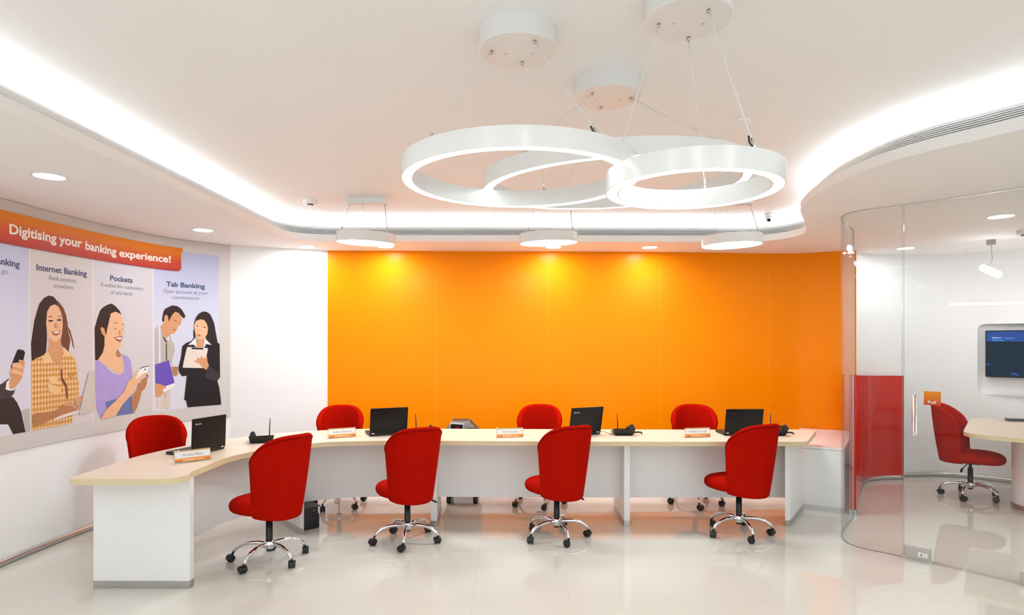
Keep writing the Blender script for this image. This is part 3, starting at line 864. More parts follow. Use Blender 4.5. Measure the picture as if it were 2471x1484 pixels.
disc_lamp('round disc pendant at left, hanging where white wall meets orange wall', -1.292, 5.50, 2.46, .045, .040, -1.28, 5.50)
disc_lamp('round disc pendant in the middle, below the overlapping rings', .323, 5.50, 2.46, .045, -.030, .36, 5.50)
disc_lamp('round disc pendant at right, nearest the ceiling camera', 1.945, 5.50, 2.44, .015, -.030, 1.95, 5.50)


def downlight(label, x, y, r, m, group, zc_=ZS):
    t = thing('downlight', label, 'downlight', (x, y, zc_), group=group)
    mb = MB(); mb.lathe([(r + .008, 0), (r + .008, -.003), (r, -.005), (r - .004, -.002), (r - .004, 0)], M_LAMPW, (x, y, zc_), 48); finish(mb, 'trim_ring', t)
    mb = MB(); mb.lathe([(0, -.0022), (r - .003, -.0022)], m, (x, y, zc_), 48); finish(mb, 'diffuser', t, fixn=False)
    return t


GD = 'round downlights in the soffit'
downlight('round recessed downlight in the left soffit, nearest the viewer above the banner', -2.826, 3.797, .083, M_EDOWN, GD)
downlight('round recessed downlight in the left soffit, above the right end of the poster', -2.80, 5.632, .083, M_EDOWN, GD)
downlight('round recessed downlight above the white wall strip beside the orange wall', -2.18, 6.60, .083, M_ESPOT, GD)
downlight('round downlight near the orange wall, half hidden behind the left disc pendant', -1.345, 6.62, .083, M_ESPOT, GD)
downlight('round downlight near the orange wall, hidden behind the middle disc pendant', .443, 6.65, .083, M_ESPOT, GD)
downlight('round downlight near the orange wall, between the middle and right disc pendants', 1.478, 6.67, .083, M_ESPOT, GD)
downlight('large round downlight in the meeting room ceiling, nearest the right frame edge', 3.945, 5.017, .090, M_EROOM, GD)
downlight('round downlight in the meeting room ceiling above the red partition', 4.265, 6.73, .086, M_EROOM, GD)
downlight('round downlight in the meeting room ceiling above the screen', 5.9, 5.6, .090, M_EROOM, GD)
GB = 'added round downlights in the hall behind the viewer'  # unseen soffit lamps added to give light from the viewer's side
for (x, y) in ((-2.9, 1.6), (-2.9, -0.8), (3.6, 1.6), (3.6, -0.8), (5.2, 3.2)):
    downlight('added round downlight in the soffit beside and behind the viewer, out of view', x, y, .09, M_EDOWN, GB)
for (x, y) in ((-1.2, .1), (.2, -.1), (1.8, .1), (-1.2, -1.3), (.2, -1.5), (1.8, -1.3)):  # unseen lamps added to brighten the hall by floor bounce
    downlight('added round downlight in the raised ceiling behind the viewer, out of view', x, y, .11, M_EBACK_FILL, 'added round downlights in the raised ceiling behind the viewer', ZC)

# small ceiling fittings
x, y = at(1790, 292, ZC)
mb = MB(); mb.lathe([(0, -.008), (.040, -.008), (.048, -.003), (.048, 0)], M_CEIL, (x, y, ZC), 32)
tag(finish(mb, 'ceiling_disc'), 'small flat white disc on the raised ceiling beside the smallest ring', 'ceiling cover')


def smoke(label, x, y, zc_):
    t = thing('smoke_detector', label, 'smoke detector', (x, y, zc_), group='smoke detectors')
    mb = MB(); mb.lathe([(0, 0), (.064, 0), (.064, -.022), (.058, -.036), (.036, -.040), (0, -.040)], M_LAMPW, (x, y, zc_), 32); b = sharp(finish(mb, 'housing', t))
    mb = MB(); mb.lathe([(0, -.040), (.028, -.040), (.028, -.049), (0, -.049)], M_BLACK, (x, y, zc_), 24); finish(mb, 'sensor_slot', t)
    mb = MB(); mb.lathe([(0, -.049), (.028, -.049), (.026, -.056), (0, -.060)], M_LAMPW, (x, y, zc_), 24); finish(mb, 'sensor_cap', t)
    return t


x, y = at(749, 496, ZC - .05); smoke('white smoke detector on the raised ceiling left of the disc pendants', x, y, ZC)
smoke('white smoke detector on the meeting room ceiling at the right frame edge', 4.66, 5.65, ZS)

# dome camera
x, y = at(1855, 528, ZC - .055)
t = thing('dome_camera', 'small white ceiling camera with black lens at the right end of the grille', 'security camera', (x, y, ZC))
mb = MB(); mb.lathe([(0, 0), (.038, 0), (.038, -.030), (.036, -.034), (0, -.034)], M_LAMPW, (x, y, ZC), 32); finish(mb, 'mount', t)
mb = MB(); mb.ellipsoid((x, y, ZC - .052), (.034, .034, .034), M_LAMPW, 24); finish(mb, 'ball', t)
mb = MB(); d = Vector((-.25, -.75, -.6)).normalized(); cc_ = Vector((x, y, ZC - .052)); mb.tube([cc_ + d * .028, cc_ + d * .036], .016, M_GLOSSB, 20); finish(mb, 'lens', t)

# meeting room pendants
t = thing('tube_pendant_lamp', 'short tilted tube pendant seen nearly end-on inside the meeting room', 'pendant lamp', (4.75, 6.18, ZS))
a_ = Vector((*[(2373 - CX) / F * 6.15, 6.15], HC + (824 - 647) / F * 6.15)); b_ = Vector((*[(2408 - CX) / F * 6.0, 6.0], HC + (824 - 662) / F * 6.0))
mb = MB(); d = (b_ - a_).normalized(); pts = []; rs = []
for k in range(5): f = k / 4 * PI / 2; pts.append(a_ - d * .034 * math.cos(f)); rs.append(max(.002, .034 * math.sin(f)))
for k in range(5): f = k / 4 * PI / 2; pts.append(b_ + d * .034 * math.sin(f)); rs.append(max(.002, .034 * math.cos(f)))
mb.tube(pts, rs, M_ETUBE, 18); finish(mb, 'tube', t)
mb = MB(); mb.box((4.755, 6.17, ZS - .025), (.055, .055, .05), M_GREY); finish(mb, 'canopy', t)
mb = MB(); mb.tube([(4.755, 6.17, ZS - .05), (4.76, 6.16, 2.40), tuple(a_.lerp(b_, .3) + Vector((0, 0, .03)))], .0025, M_GREY, 6); finish(mb, 'cable', t)
t = thing('linear_pendant_lamp', 'long slim horizontal white tube light across the meeting room above the screen', 'pendant lamp', (5.0, 6.5, ZS))
p0 = Vector(((2294 - CX) / F * 6.75, 6.75, HC + (824 - 734) / F * 6.75)); p1 = Vector((5.75, 6.2, HC + (824 - 730) / F * 6.35))
mb = MB(); mb.tube([p0, p0.lerp(p1, .5), p1], .014, M_ETUBE, 14); finish(mb, 'tube', t)
for f in (.12, .88):
    q = p0.lerp(p1, f); mb = MB(); mb.tube([q + Vector((0, 0, .013)), (q.x, q.y, ZS)], .0012, M_CABLE, 6); finish(mb, 'cable', t)

# ================================================================== SCREEN, MEETING TABLE
sA, sB = RW.ray(2378) + .0, None
pA = RW.at(sA, -.005); pB = RW.at(sA + .95, .0); dv = Vector((pB.x - pA.x, pB.y - pA.y)).normalized(); nv = Vector((dv.y, -dv.x))
if nv.y > 0: nv = -nv
t = thing('wall_screen', 'black flat screen showing a dark blue page, set in the wall niche', 'screen', (pA.x, pA.y, 1.18))
ex = Vector((dv.x, dv.y, 0)); nn = Vector((nv.x, nv.y, 0)); z0, z1 = 1.185, 1.715; W = .94
O = Vector((pA.x, pA.y, 0)) + nn * .005
mb = MB(); cen = O + ex * (W / 2) - nn * .02 + Vector((0, 0, (z0 + z1) / 2)); mb.box(cen, (W, .045, z1 - z0), M_GLOSSB, math.atan2(dv.y, dv.x), .003); finish(mb, 'housing', t)
M_SCR = emis('screen_dark', srgb(18, 34, 48), .9); M_SCB = emis('screen_blue', srgb(36, 66, 128), .9)
M_SCW = emis('screen_white', (.75, .85, .95), .9); M_SCC = emis('screen_cyan', srgb(40, 160, 230), .9); M_SCP = emis('screen_purple', srgb(96, 70, 170), .8)


def quad(mb, x0, x1, za, zb, off, m, sl=0):
    q = [O + ex * x0 + nn * off + Vector((0, 0, za)), O + ex * x1 + nn * off + Vector((0, 0, za)), O + ex * (x1 + sl) + nn * off + Vector((0, 0, zb)), O + ex * (x0 + sl) + nn * off + Vector((0, 0, zb))]
    mb.face([mb.bm.verts.new(v) for v in q], m)


mb = MB(); quad(mb, .012, W - .012, z0 + .012, z1 - .012, .0035, M_SCR); quad(mb, .012, W - .012, z1 - .125, z1 - .012, .0040, M_SCB)
quad(mb, .02, .05, z0 + .13, z0 + .155, .0040, M_SCB, -.01); quad(mb, .25, .31, z0 + .03, z0 + .055, .0040, M_SCB, -.03)
quad(mb, .145, .26, z1 - .082, z1 - .076, .0044, M_SCP, .03); quad(mb, .16, .24, z1 - .094, z1 - .088, .0044, M_SCC, .03)
sc_ = finish(mb, 'display', t, fixn=False)
mb = MB(); text_plane(mb, 'Welcome to', O + ex * .062 + nn * .0048 + Vector((0, 0, z1 - .088)), ex, (0, 0, 1), .085, .011, M_SCW, .02)
text_plane(mb, 'Welcome', O + ex * .062 + nn * .0048 + Vector((0, 0, z1 - .116)), ex, (0, 0, 1), .105, .015, M_SCC, .03); finish(mb, 'screen_lettering', sc_, fixn=False)

tp = fillet((4.13, 5.70), (5.12, 6.95), (4.9, 4.80), .22, 10) + fillet((4.90, 4.82), (4.2, 5.65), (5.9, 6.1), .2, 8) + fillet((5.95, 6.15), (4.9, 4.8), (5.15, 6.98), .2, 8) + fillet((5.13, 6.96), (5.9, 6.2), (4.2, 5.7), .15, 8)
t = thing('meeting_table', 'cream-topped meeting table on a white round pedestal, cut by the right edge', 'table', (4.98, 5.85, 0))
mb = MB(); mb.prism(tp, .712, .75, M_EDGE, M_TOP); finish(mb, 'tabletop', t)
mb = MB(); mb.lathe([(0, .7118), (.24, .7118), (.24, .046), (0, .046)], M_WHITE, (5.03, 5.88, 0), 48); sharp(finish(mb, 'pedestal', t))
mb = MB(); mb.lathe([(0, .0465), (.243, .0465), (.243, 0), (0, 0)], M_STEEL, (5.03, 5.88, 0), 48); sharp(finish(mb, 'kick_plate', t))
t = thing('desk_phone_tray', 'clear acrylic tray holding a dark keypad on the meeting room table', 'tray', (5.33, 6.55, .75))
mb = MB(); mb.box((5.33, 6.55, .7535), (.30, .16, .006), M_ACRYL, -.3); mb.tube([(5.19, 6.55, .757), (5.20, 6.57, .785), (5.26, 6.60, .80), (5.42, 6.56, .80), (5.47, 6.50, .76)], .004, M_ACRYL, 8); finish(mb, 'tray', t)
mb = MB(); mb.box((5.33, 6.55, .766), (.20, .09, .018), M_DGREY, -.3, .003); finish(mb, 'keypad', t)


# ================================================================== THINGS ON THE DESK
def laptop(label, pl, pr, th_back, lidh=.235, tilt=12, brand=True):
    """pl, pr: ends of the hinge line (left, right in the picture); base lies on the far side"""
    a, b = Vector(pl), Vector(pr); e = (b - a); W = .335; e.normalize(); n = Vector((-e.y, e.x))      # n points away from the viewer
    cen = (a + b) / 2; t = thing('laptop', label, 'laptop', (cen.x, cen.y, ZT), math.atan2(e.y, e.x), 'black laptops on the desk')
    mb = MB(); mb.box((0, .12, .013), (W, .235, .020), M_BLACK, 0, .003); base = finish(mb, 'base', t, False)
    mb = MB(); mb.box((0, .105, .0235), (W * .86, .12, .0012), M_DGREY); mb.box((0, .20, .0235), (.09, .05, .0010), M_DGREY); finish(mb, 'keyboard', base, False)
    tl = math.radians(tilt); R = Matrix.Rotation(tl, 3, 'X')          # leans towards the viewer
    mb = MB(); up = R @ Vector((0, 0, 1)); c0 = Vector((0, 0, .022))
    mb.box(c0 + up * (lidh / 2), (W, .009, lidh), M_GLOSSB, R=R, bevel=.003); lid = finish(mb, 'lid', t, False)
    mb = MB(); mb.box(c0 + up * (lidh / 2) + R @ Vector((0, .0052, 0)), (W * .92, .001, lidh * .88), M_DGREY, R=R); finish(mb, 'display', lid, False)
    mb = MB()
    for sx in (-1, 1): mb.tube([(sx * (W / 2 - .045), -.002, .024), (sx * (W / 2 - .015), -.002, .024)], .0055, M_CHROME, 10)
    finish(mb, 'hinge', t, False)
    mb = MB(); lm = mat('laptop_logo_silver', (.55, .55, .55), .3, noise=.02) if brand else mat('laptop_logo_dark', (.03, .028, .028), .3, noise=.02)
    org = c0 + up * (lidh - .048) + R @ Vector((-W / 2 + .028, -.0051, 0)); text_plane(mb, 'lenovo', org, (1, 0, 0), up, .058, .015, lm, .02)
    lg = finish(mb, 'logo', lid, False, fixn=False)
    return t


laptop('open black laptop at the left end of the desk beside the first nameplate', (-2.345, 4.545), (-2.246, 4.865), 0, .25, 2)
laptop('open black laptop behind the second nameplate, in front of the orange wall\'s left end', (-1.258, 5.495), (-.952, 5.625), 0, brand=False)
laptop('open black laptop half hidden by the third front chair', (.507, 5.48), (.792, 5.62), 0, .24)
laptop('open black laptop nearest the right end of the desk', (1.895, 5.545), (2.228, 5.55), 0, .225, brand=False)

M_PAPER = mat('nameplate_paper', (.82, .81, .80), .5, noise=.01); M_PTXT = mat('nameplate_text', (.22, .24, .26), .5, noise=.02)
M_PWHT = mat('nameplate_white_print', (.9, .88, .84), .5, noise=.01)
M_PORG = mat('nameplate_orange', (.80, .30, .03), .4, noise=.02); M_PRED = mat('nameplate_red', (.55, .09, .05), .4, noise=.02); M_GOLD = mat('nameplate_gold_rim', (.62, .40, .12), .35, noise=.03)


def nameplate(label, txt, pl, pr):
    a, b = Vector(pl), Vector(pr); e = (b - a); W = .245; e.normalize(); cen = (a + b) / 2
    t = thing('nameplate', label, 'nameplate', (cen.x, cen.y, ZT), math.atan2(e.y, e.x), 'nameplates along the desk front')
    tl = math.radians(-14); R = Matrix.Rotation(tl, 3, 'X'); up = R @ Vector((0, 0, 1)); nf = R @ Vector((0, -1, 0)); H = .086
    c0 = Vector((0, 0, .003))
    mb = MB(); mb.box(c0 + up * (H / 2), (W, .004, H), M_ACRYL, R=R); mb.box((0, .022, .0017), (W, .055, .003), M_ACRYL)
    R2 = Matrix.Rotation(math.radians(22), 3, 'X'); mb.box(Vector((0, .046, .003)) + (R2 @ Vector((0, 0, 1))) * .044, (W, .003, .088), M_ACRYL, R=R2); finish(mb, 'acrylic_stand', t, False)

    def q(mb, x0, x1, y0, y1, off, m):
        vs = [c0 + Vector((x, 0, 0)) + up * y + nf * off for x, y in ((x0, y0), (x1, y0), (x1, y1), (x0, y1))]; mb.face([mb.bm.verts.new(v) for v in vs], m)
    h = W / 2 - .004; mb = MB()
    q(mb, -h, h, .004, H - .003, .0024, M_GOLD); q(mb, -h + .004, h - .004, .030, H - .012, .0028, M_PAPER); q(mb, -h + .003, h - .003, .006, .030, .0028, M_PORG)
    q(mb, -h + .003, -h + .05, .006, .015, .0031, M_PRED); q(mb, h - .05, h - .003, .010, .018, .0031, M_PRED)
    cd = finish(mb, 'name_card', t, False, fixn=False)
    mb = MB(); o_ = c0 + nf * .0034
    text_plane(mb, txt, o_ + up * .042, (1, 0, 0), up, W * (.54 if len(txt) < 13 else .66), .021, M_PTXT, -.004, 'c')
    text_plane(mb, 'i', o_ + up * .012 + Vector((-.062, 0, 0)), (1, 0, 0), up, .004, .016, M_PWHT, .02)
    text_plane(mb, 'ICICI Bank', o_ + up * .012 + Vector((-.052, 0, 0)), (1, 0, 0), up, .062, .009, M_PWHT, .02)
    text_plane(mb, '| khayaal aapka', o_ + up * .012 + Vector((.018, 0, 0)), (1, 0, 0), up, .058, .007, M_PWHT, 0)
    finish(mb, 'lettering', cd, False, fixn=False)
    return t


nameplate('nameplate reading Avreet Maan at the left end of the desk', 'Avreet Maan', (-2.306, 4.257), (-2.144, 4.42))
nameplate('nameplate reading Aniket Sharma beside the second laptop', 'Aniket Sharma', (-1.588, 5.36), (-1.37, 5.478))
nameplate('nameplate reading Rohit Gawas in the middle of the desk', 'Rohit Gawas', (-.139, 5.396), (.107, 5.443))
nameplate('nameplate reading Ashwini is on call near the right end of the desk', 'Ashwini is on call', (1.503, 5.408), (1.748, 5.455))


def phone(label, x, y, rz, cord):
    t = thing('desk_phone', label, 'telephone', (x, y, ZT), rz, 'black desk phones with antennas')
    mb = MB()
    lo = [(-.085, -.05, .004), (.085, -.05, .004), (.085, .13, .004), (-.085, .13, .004)]; hi = [(-.10, -.075, .066), (.10, -.075, .066), (.095, .135, .018), (-.095, .135, .018)]
    v = [mb.bm.verts.new(p) for p in lo + hi]
    for q in ((3, 2, 1, 0), (4, 5, 6, 7), (0, 1, 5, 4), (1, 2, 6, 5), (2, 3, 7, 6), (3, 0, 4, 7)): mb.face([v[i] for i in q], M_BLACK)
    bmesh.ops.bevel(mb.bm, geom=mb.bm.edges[:], offset=.005, segments=2, affect='EDGES'); body = finish(mb, 'phone_body', t, False)
    mb = MB(); mb.box((.02, .045, .043), (.10, .10, .004), M_DGREY, R=Matrix.Rotation(-.22, 3, 'X')); finish(mb, 'keypad', body, False)
    mb = MB(); mb.tube([(-.068, .12, .045), (-.066, .09, .056), (-.066, -.03, .082), (-.066, -.075, .086)], [.018, .013, .013, .018], M_BLACK, 12)
    mb.box((-.066, -.075, .073), (.046, .05, .024), M_BLACK, 0, .006); mb.box((-.066, .115, .036), (.046, .05, .022), M_BLACK, 0, .006); finish(mb, 'handset', t, False)
    mb = MB(); mb.tube([(.060, -.072, .022), (.062, -.074, .10), (.066, -.076, .205)], [.0055, .0048, .0030], M_BLACK, 10); finish(mb, 'antenna', t, False)
    if cord:
        mb = MB(); mb.tube([(-.10, 0, .02), (-.125, -.01, .026), (-.155, -.015, .024), (-.168, -.02, .012)], [.006, .008, .008, .007], M_BLACK, 10); finish(mb, 'cord', t, False)
    return t


# seen from behind: local x runs to the viewer's left once turned by 180 degrees
x1, y1 = at(620, 1069, ZT); phone('black desk phone between the first laptop and first front chair', x1 + .02, y1 + .04, .38 - 2 * 0 + PI * 0 + .0, False).rotation_euler = (0, 0, .40)
x2, y2 = at(1022, 1053, ZT); p2 = phone('black desk phone with antenna behind the second front chair', x2, y2 + .05, 0, False)
x3, y3 = at(1506, 1051, ZT); p3 = phone('black desk phone with antenna right of the third laptop, handset cord at its side', x3, y3 + .05, 0, True)
x4, y4 = at(1874, 1052, ZT); p4 = phone('black desk phone at the right end of the desk behind the last front chair', x4, y4 + .05, 0, True)
for ph in (p2, p3, p4):      # mirror-free variants: handset on the right as seen, antenna on the left
    for c_ in ph.children:
        if c_.name.split('.')[0] in ('handset', 'antenna', 'cord'):
            for v in c_.data.vertices: v.co.x = -v.co.x
            c_.data.flip_normals()

# cable between third laptop and phone
q0 = at(1451, 1044, ZT); q1 = at(1478, 1051, ZT)
mb = MB(); mb.tube([(.80, 5.63, .770), (.84, 5.66, .768), (.87, 5.655, .757), (.895, 5.62, .7525), (.905, 5.60, .7525)], .0022, M_BLACK, 8)
tag(finish(mb, 'laptop_cable'), 'thin black cable running from the third laptop to the phone beside it', 'cable')

# counting machine on a wheeled pedestal behind the desk
t = thing('counting_machine', 'grey note counting machine with small red display behind the desk', 'counting machine', (-.52, 6.25, .60))
mb = MB(); yb, yf = 6.38, 6.16
prof = [(-.685, .60), (-.685, .688), (-.60, .80), (-.43, .80), (-.29, .66), (-.27, .60)]
lo = [mb.bm.verts.new((x, yf, z)) for x, z in prof]; hi = [mb.bm.verts.new((x, yb, z)) for x, z in prof]
mb.face(lo, M_GREY); mb.face(hi[::-1], M_GREY)
for i in range(len(prof)): j = (i + 1) % len(prof); mb.face([lo[i], hi[i], hi[j], lo[j]], M_DGREY if i in (2, 3) else M_GREY)
bmesh.ops.bevel(mb.bm, geom=mb.bm.edges[:], offset=.004, segments=2, affect='EDGES')
finish(mb, 'housing', t)
mb = MB(); mb.box((-.545, 6.145, .742), (.145, .03, .082), mat('light_grey_plastic', (.45, .44, .41), .4, noise=.02), 0, .006, R=Matrix.Rotation(.07, 3, 'Y')); dp = finish(mb, 'display_unit', t)
mb = MB(); mb.box((-.545, 6.1295, .742), (.118, .002, .060), M_GLOSSB, R=Matrix.Rotation(.07, 3, 'Y')); sc2 = finish(mb, 'display', dp)
mb = MB(); text_plane(mb, '052', (-.558, 6.128, .738), (1, 0, -.07), (.07, 0, 1), .040, .014, emis('red_digits', (.7, .02, .01), .5), .02)
finish(mb, 'digits', dp, fixn=False)
mb = MB(); mb.box((-.40, 6.157, .70), (.10, .006, .07), M_DGREY, 0, .002); finish(mb, 'note_tray', t)
t = thing('mobile_pedestal', 'grey pedestal on black casters under the desk, beside the second front chair', 'pedestal', (-.49, 6.22, 0))
mb = MB(); mb.box((-.49, 6.27, .345), (.36, .38, .510), M_GREY, 0, .003); finish(mb, 'cabinet_body', t)
for sx in (-.13, .13):
    for sy in (-.14, .14):
        mb = MB(); x, y = -.49 + sx, 6.24 + sy
        mb.lathe([(0, -.02), (.030, -.02), (.036, -.01), (.036, .01), (.030, .02), (0, .02)], M_BLACK, (x, y, .037), 20, Matrix.Rotation(PI / 2, 3, 'Y')); mb.box((x, y + .005, .068), (.044, .04, .045), M_BLACK, 0, .004); finish(mb, 'caster', t)

# small black power unit under the desk
t = thing('power_unit', 'small black power backup box on the floor beside the desk leg panel', 'power unit', (-1.66, 5.31, 0), .0)
mb = MB(); ang2 = math.atan2(.085, .105); Rz = Matrix.Rotation(ang2, 3, 'Z')
pr = [(-.075, 0), (.058, 0), (.058, .115), (.046, .128), (.046, .182), (-.075, .182)]
lo = [mb.bm.verts.new(Vector((-1.69, 5.27, 0)) + Rz @ Vector((x, 0, z + .004))) for x, z in pr]; hi = [mb.bm.verts.new(Vector((-1.69, 5.27, 0)) + Rz @ Vector((x, .20, z + .004))) for x, z in pr]
mb.face(lo, M_BLACK); mb.face(hi[::-1], M_BLACK)
for i in range(len(pr)): j = (i + 1) % len(pr); mb.face([lo[i], hi[i], hi[j], lo[j]], M_DGREY if i == 4 else M_BLACK)
mb.box(Vector((-1.69, 5.27, .188)) + Rz @ Vector((-.004, .095, 0)), (.14, .21, .006), M_DGREY, ang2); finish(mb, 'case', t)
mb = MB()
for zz in (.15, .165): mb.lathe([(0, .002), (.003, .002), (.003, 0)], M_CHROME, Vector((-1.69, 5.27, zz)) + Rz @ Vector((.012, 0, 0)), 10, Rz @ Matrix.Rotation(PI / 2, 3, 'X'))
finish(mb, 'indicator', t)
mb = MB(); text_plane(mb, 'intacta', Vector((-1.69, 5.27, .022)) + Rz @ Vector((-.055, -.001, 0)), Rz @ Vector((1, 0, 0)), (0, 0, 1), .09, .010, M_GLOSSB, .02); finish(mb, 'lettering', t, fixn=False)

# ================================================================== POSTER ON THE CURVED WALL
poster = thing('wall_poster', 'large curved wall poster with banner and four photo panels about banking', 'poster', (-3.5, 5.2, 1.7))
so = lambda px: LW.sz(px, 900)[0]
S0 = so(0) - .75; SE = LW.s[-1] - .004; SP = so(528)
zt_, zb_ = 2.597, .80
M_PBACK = mat('poster_grey', srgb(205, 202, 198), .5, spec=.3, noise=.01, nscale=3)
TH = .012
mb = MB(); bent_polys(mb, LW, [(S0, zb_), (SE, zb_), (SE, zt_), (S0, zt_)], [], M_PBACK, TH)
for (sa_, sb_, za, zb2) in ((S0, SE, zb_, zb_),):
    k = 60; a = [LW.at(S0 + (SE - S0) * i / k, 0.001) for i in range(k + 1)]; b = [LW.at(S0 + (SE - S0) * i / k, TH) for i in range(k + 1)]
    for i in range(k):
        for z in (zb_, zt_): mb.face([mb.bm.verts.new((p.x, p.y, z)) for p in (a[i], b[i], b[i + 1], a[i + 1])], M_PBACK)
e0, e1 = LW.at(SE, .001), LW.at(SE, TH); mb.face([mb.bm.verts.new(v) for v in ((e0.x, e0.y, zb_), (e1.x, e1.y, zb_), (e1.x, e1.y, zt_), (e0.x, e0.y, zt_))], M_PBACK)
finish(mb, 'backing', poster, fixn=False)

pmats = {
    'blue': make_ramp('print_sky_blue', [(0, srgb(214, 214, 224)), (.55, srgb(205, 206, 226)), (1, srgb(176, 182, 212))], .92, 2.48),
    'grey': make_ramp('print_soft_grey', [(0, srgb(212, 204, 204)), (.5, srgb(205, 198, 200)), (1, srgb(205, 203, 203))], .92, 2.48),
    'grey2': make_ramp('print_soft_lilac', [(0, srgb(206, 200, 200)), (.5, srgb(204, 200, 205)), (1, srgb(200, 200, 210))], .92, 2.48)}
M_LINE = mat('print_divider', srgb(226, 222, 222), .5, noise=.01)
M_NAVY = mat('print_navy', srgb(36, 56, 96), .5, noise=.01); M_PGREY = mat('print_grey_text', srgb(112, 110, 116), .5, noise=.01)
M_BWHITE = mat('print_banner_white', srgb(238, 230, 220), .5, noise=.01)
ZT2, ZB2 = 2.479, .922
cuts = [S0, so(67), so(222), so(367), SP]
O1, O2, O3 = TH + .0008, TH + .0014, TH + .0030
skins = dict(skin=srgb(226, 178, 140), skin2=srgb(206, 150, 108), skin3=srgb(176, 122, 84), hair=srgb(46, 30, 26), brown=srgb(110, 66, 44), black=srgb(28, 22, 24), white=srgb(240, 234, 230), lip=srgb(178, 92, 78),
             suit=srgb(66, 60, 60), trou=srgb(52, 44, 42), purple=srgb(168, 152, 208), blue=srgb(104, 116, 168), violet=srgb(104, 80, 178), beige=srgb(186, 176, 168), beige2=srgb(208, 198, 186),
             lapt=srgb(200, 190, 182), laptl=srgb(224, 212, 200), jacket=srgb(34, 28, 30), jacket2=srgb(56, 50, 56), collar=srgb(228, 190, 140), tan=srgb(196, 136, 76))
PM = {k: mat('print_' + k, v, .5, spec=.25, noise=.03, nscale=14) for k, v in skins.items()}
PM['plaid'] = make_plaid()


def zone(ox, oy, s): return lambda p: (ox + p[0] / s, oy + p[1] / s)


def ell(cx_, cy_, rx, ry, n=12): return [(cx_ + rx * math.cos(2 * PI * k / n), cy_ + ry * math.sin(2 * PI * k / n)) for k in range(n)]


def printed(mb, shapes, zf):
    for i, (mn, poly_) in enumerate(shapes):
        pts = []
        for p in poly_:
            s, z = LW.sz(*zf(p)); pts.append((s, max(z, ZB2 + .001)))
        bent_polys(mb, LW, pts, [], PM[mn], O1 + .00025 * (i + 1), .06)


ZA, ZBz, ZCz = zone(0, 700, 4.0125), zone(210, 700, 4.635), zone(360, 700, 4.945)
man_phone = [('trou', [(-120, 1060), (60, 1030), (110, 1035), (150, 1090), (190, 1180), (215, 1300), (232, 1400), (110, 1400), (60, 1300), (-120, 1300)]),
             ('beige', [(195, 1165), (270, 1140), (272, 1385), (236, 1398), (215, 1270)]),
             ('suit', [(-120, 960), (0, 905), (68, 855), (60, 950), (132, 955), (118, 1000), (95, 1030), (20, 1050), (-120, 1080)]),
             ('white', [(45, 890), (70, 868), (78, 945), (132, 945), (120, 968), (80, 975), (35, 962)]),
             ('skin2', [(72, 790), (90, 770), (105, 705), (150, 690), (165, 668), (205, 668), (224, 700), (218, 730), (205, 800), (192, 860), (135, 935), (100, 960), (72, 948), (68, 900), (85, 850)]),
             ('black', [(150, 580), (165, 572), (210, 582), (225, 605), (208, 680), (165, 672), (160, 710), (105, 702), (92, 765), (86, 745), (105, 690)]),
             ('skin', [(100, 715), (150, 700), (205, 740), (208, 765), (160, 755), (105, 740)]),
             ('skin', [(70, 785), (130, 765), (195, 795), (198, 825), (140, 815), (82, 805)])]
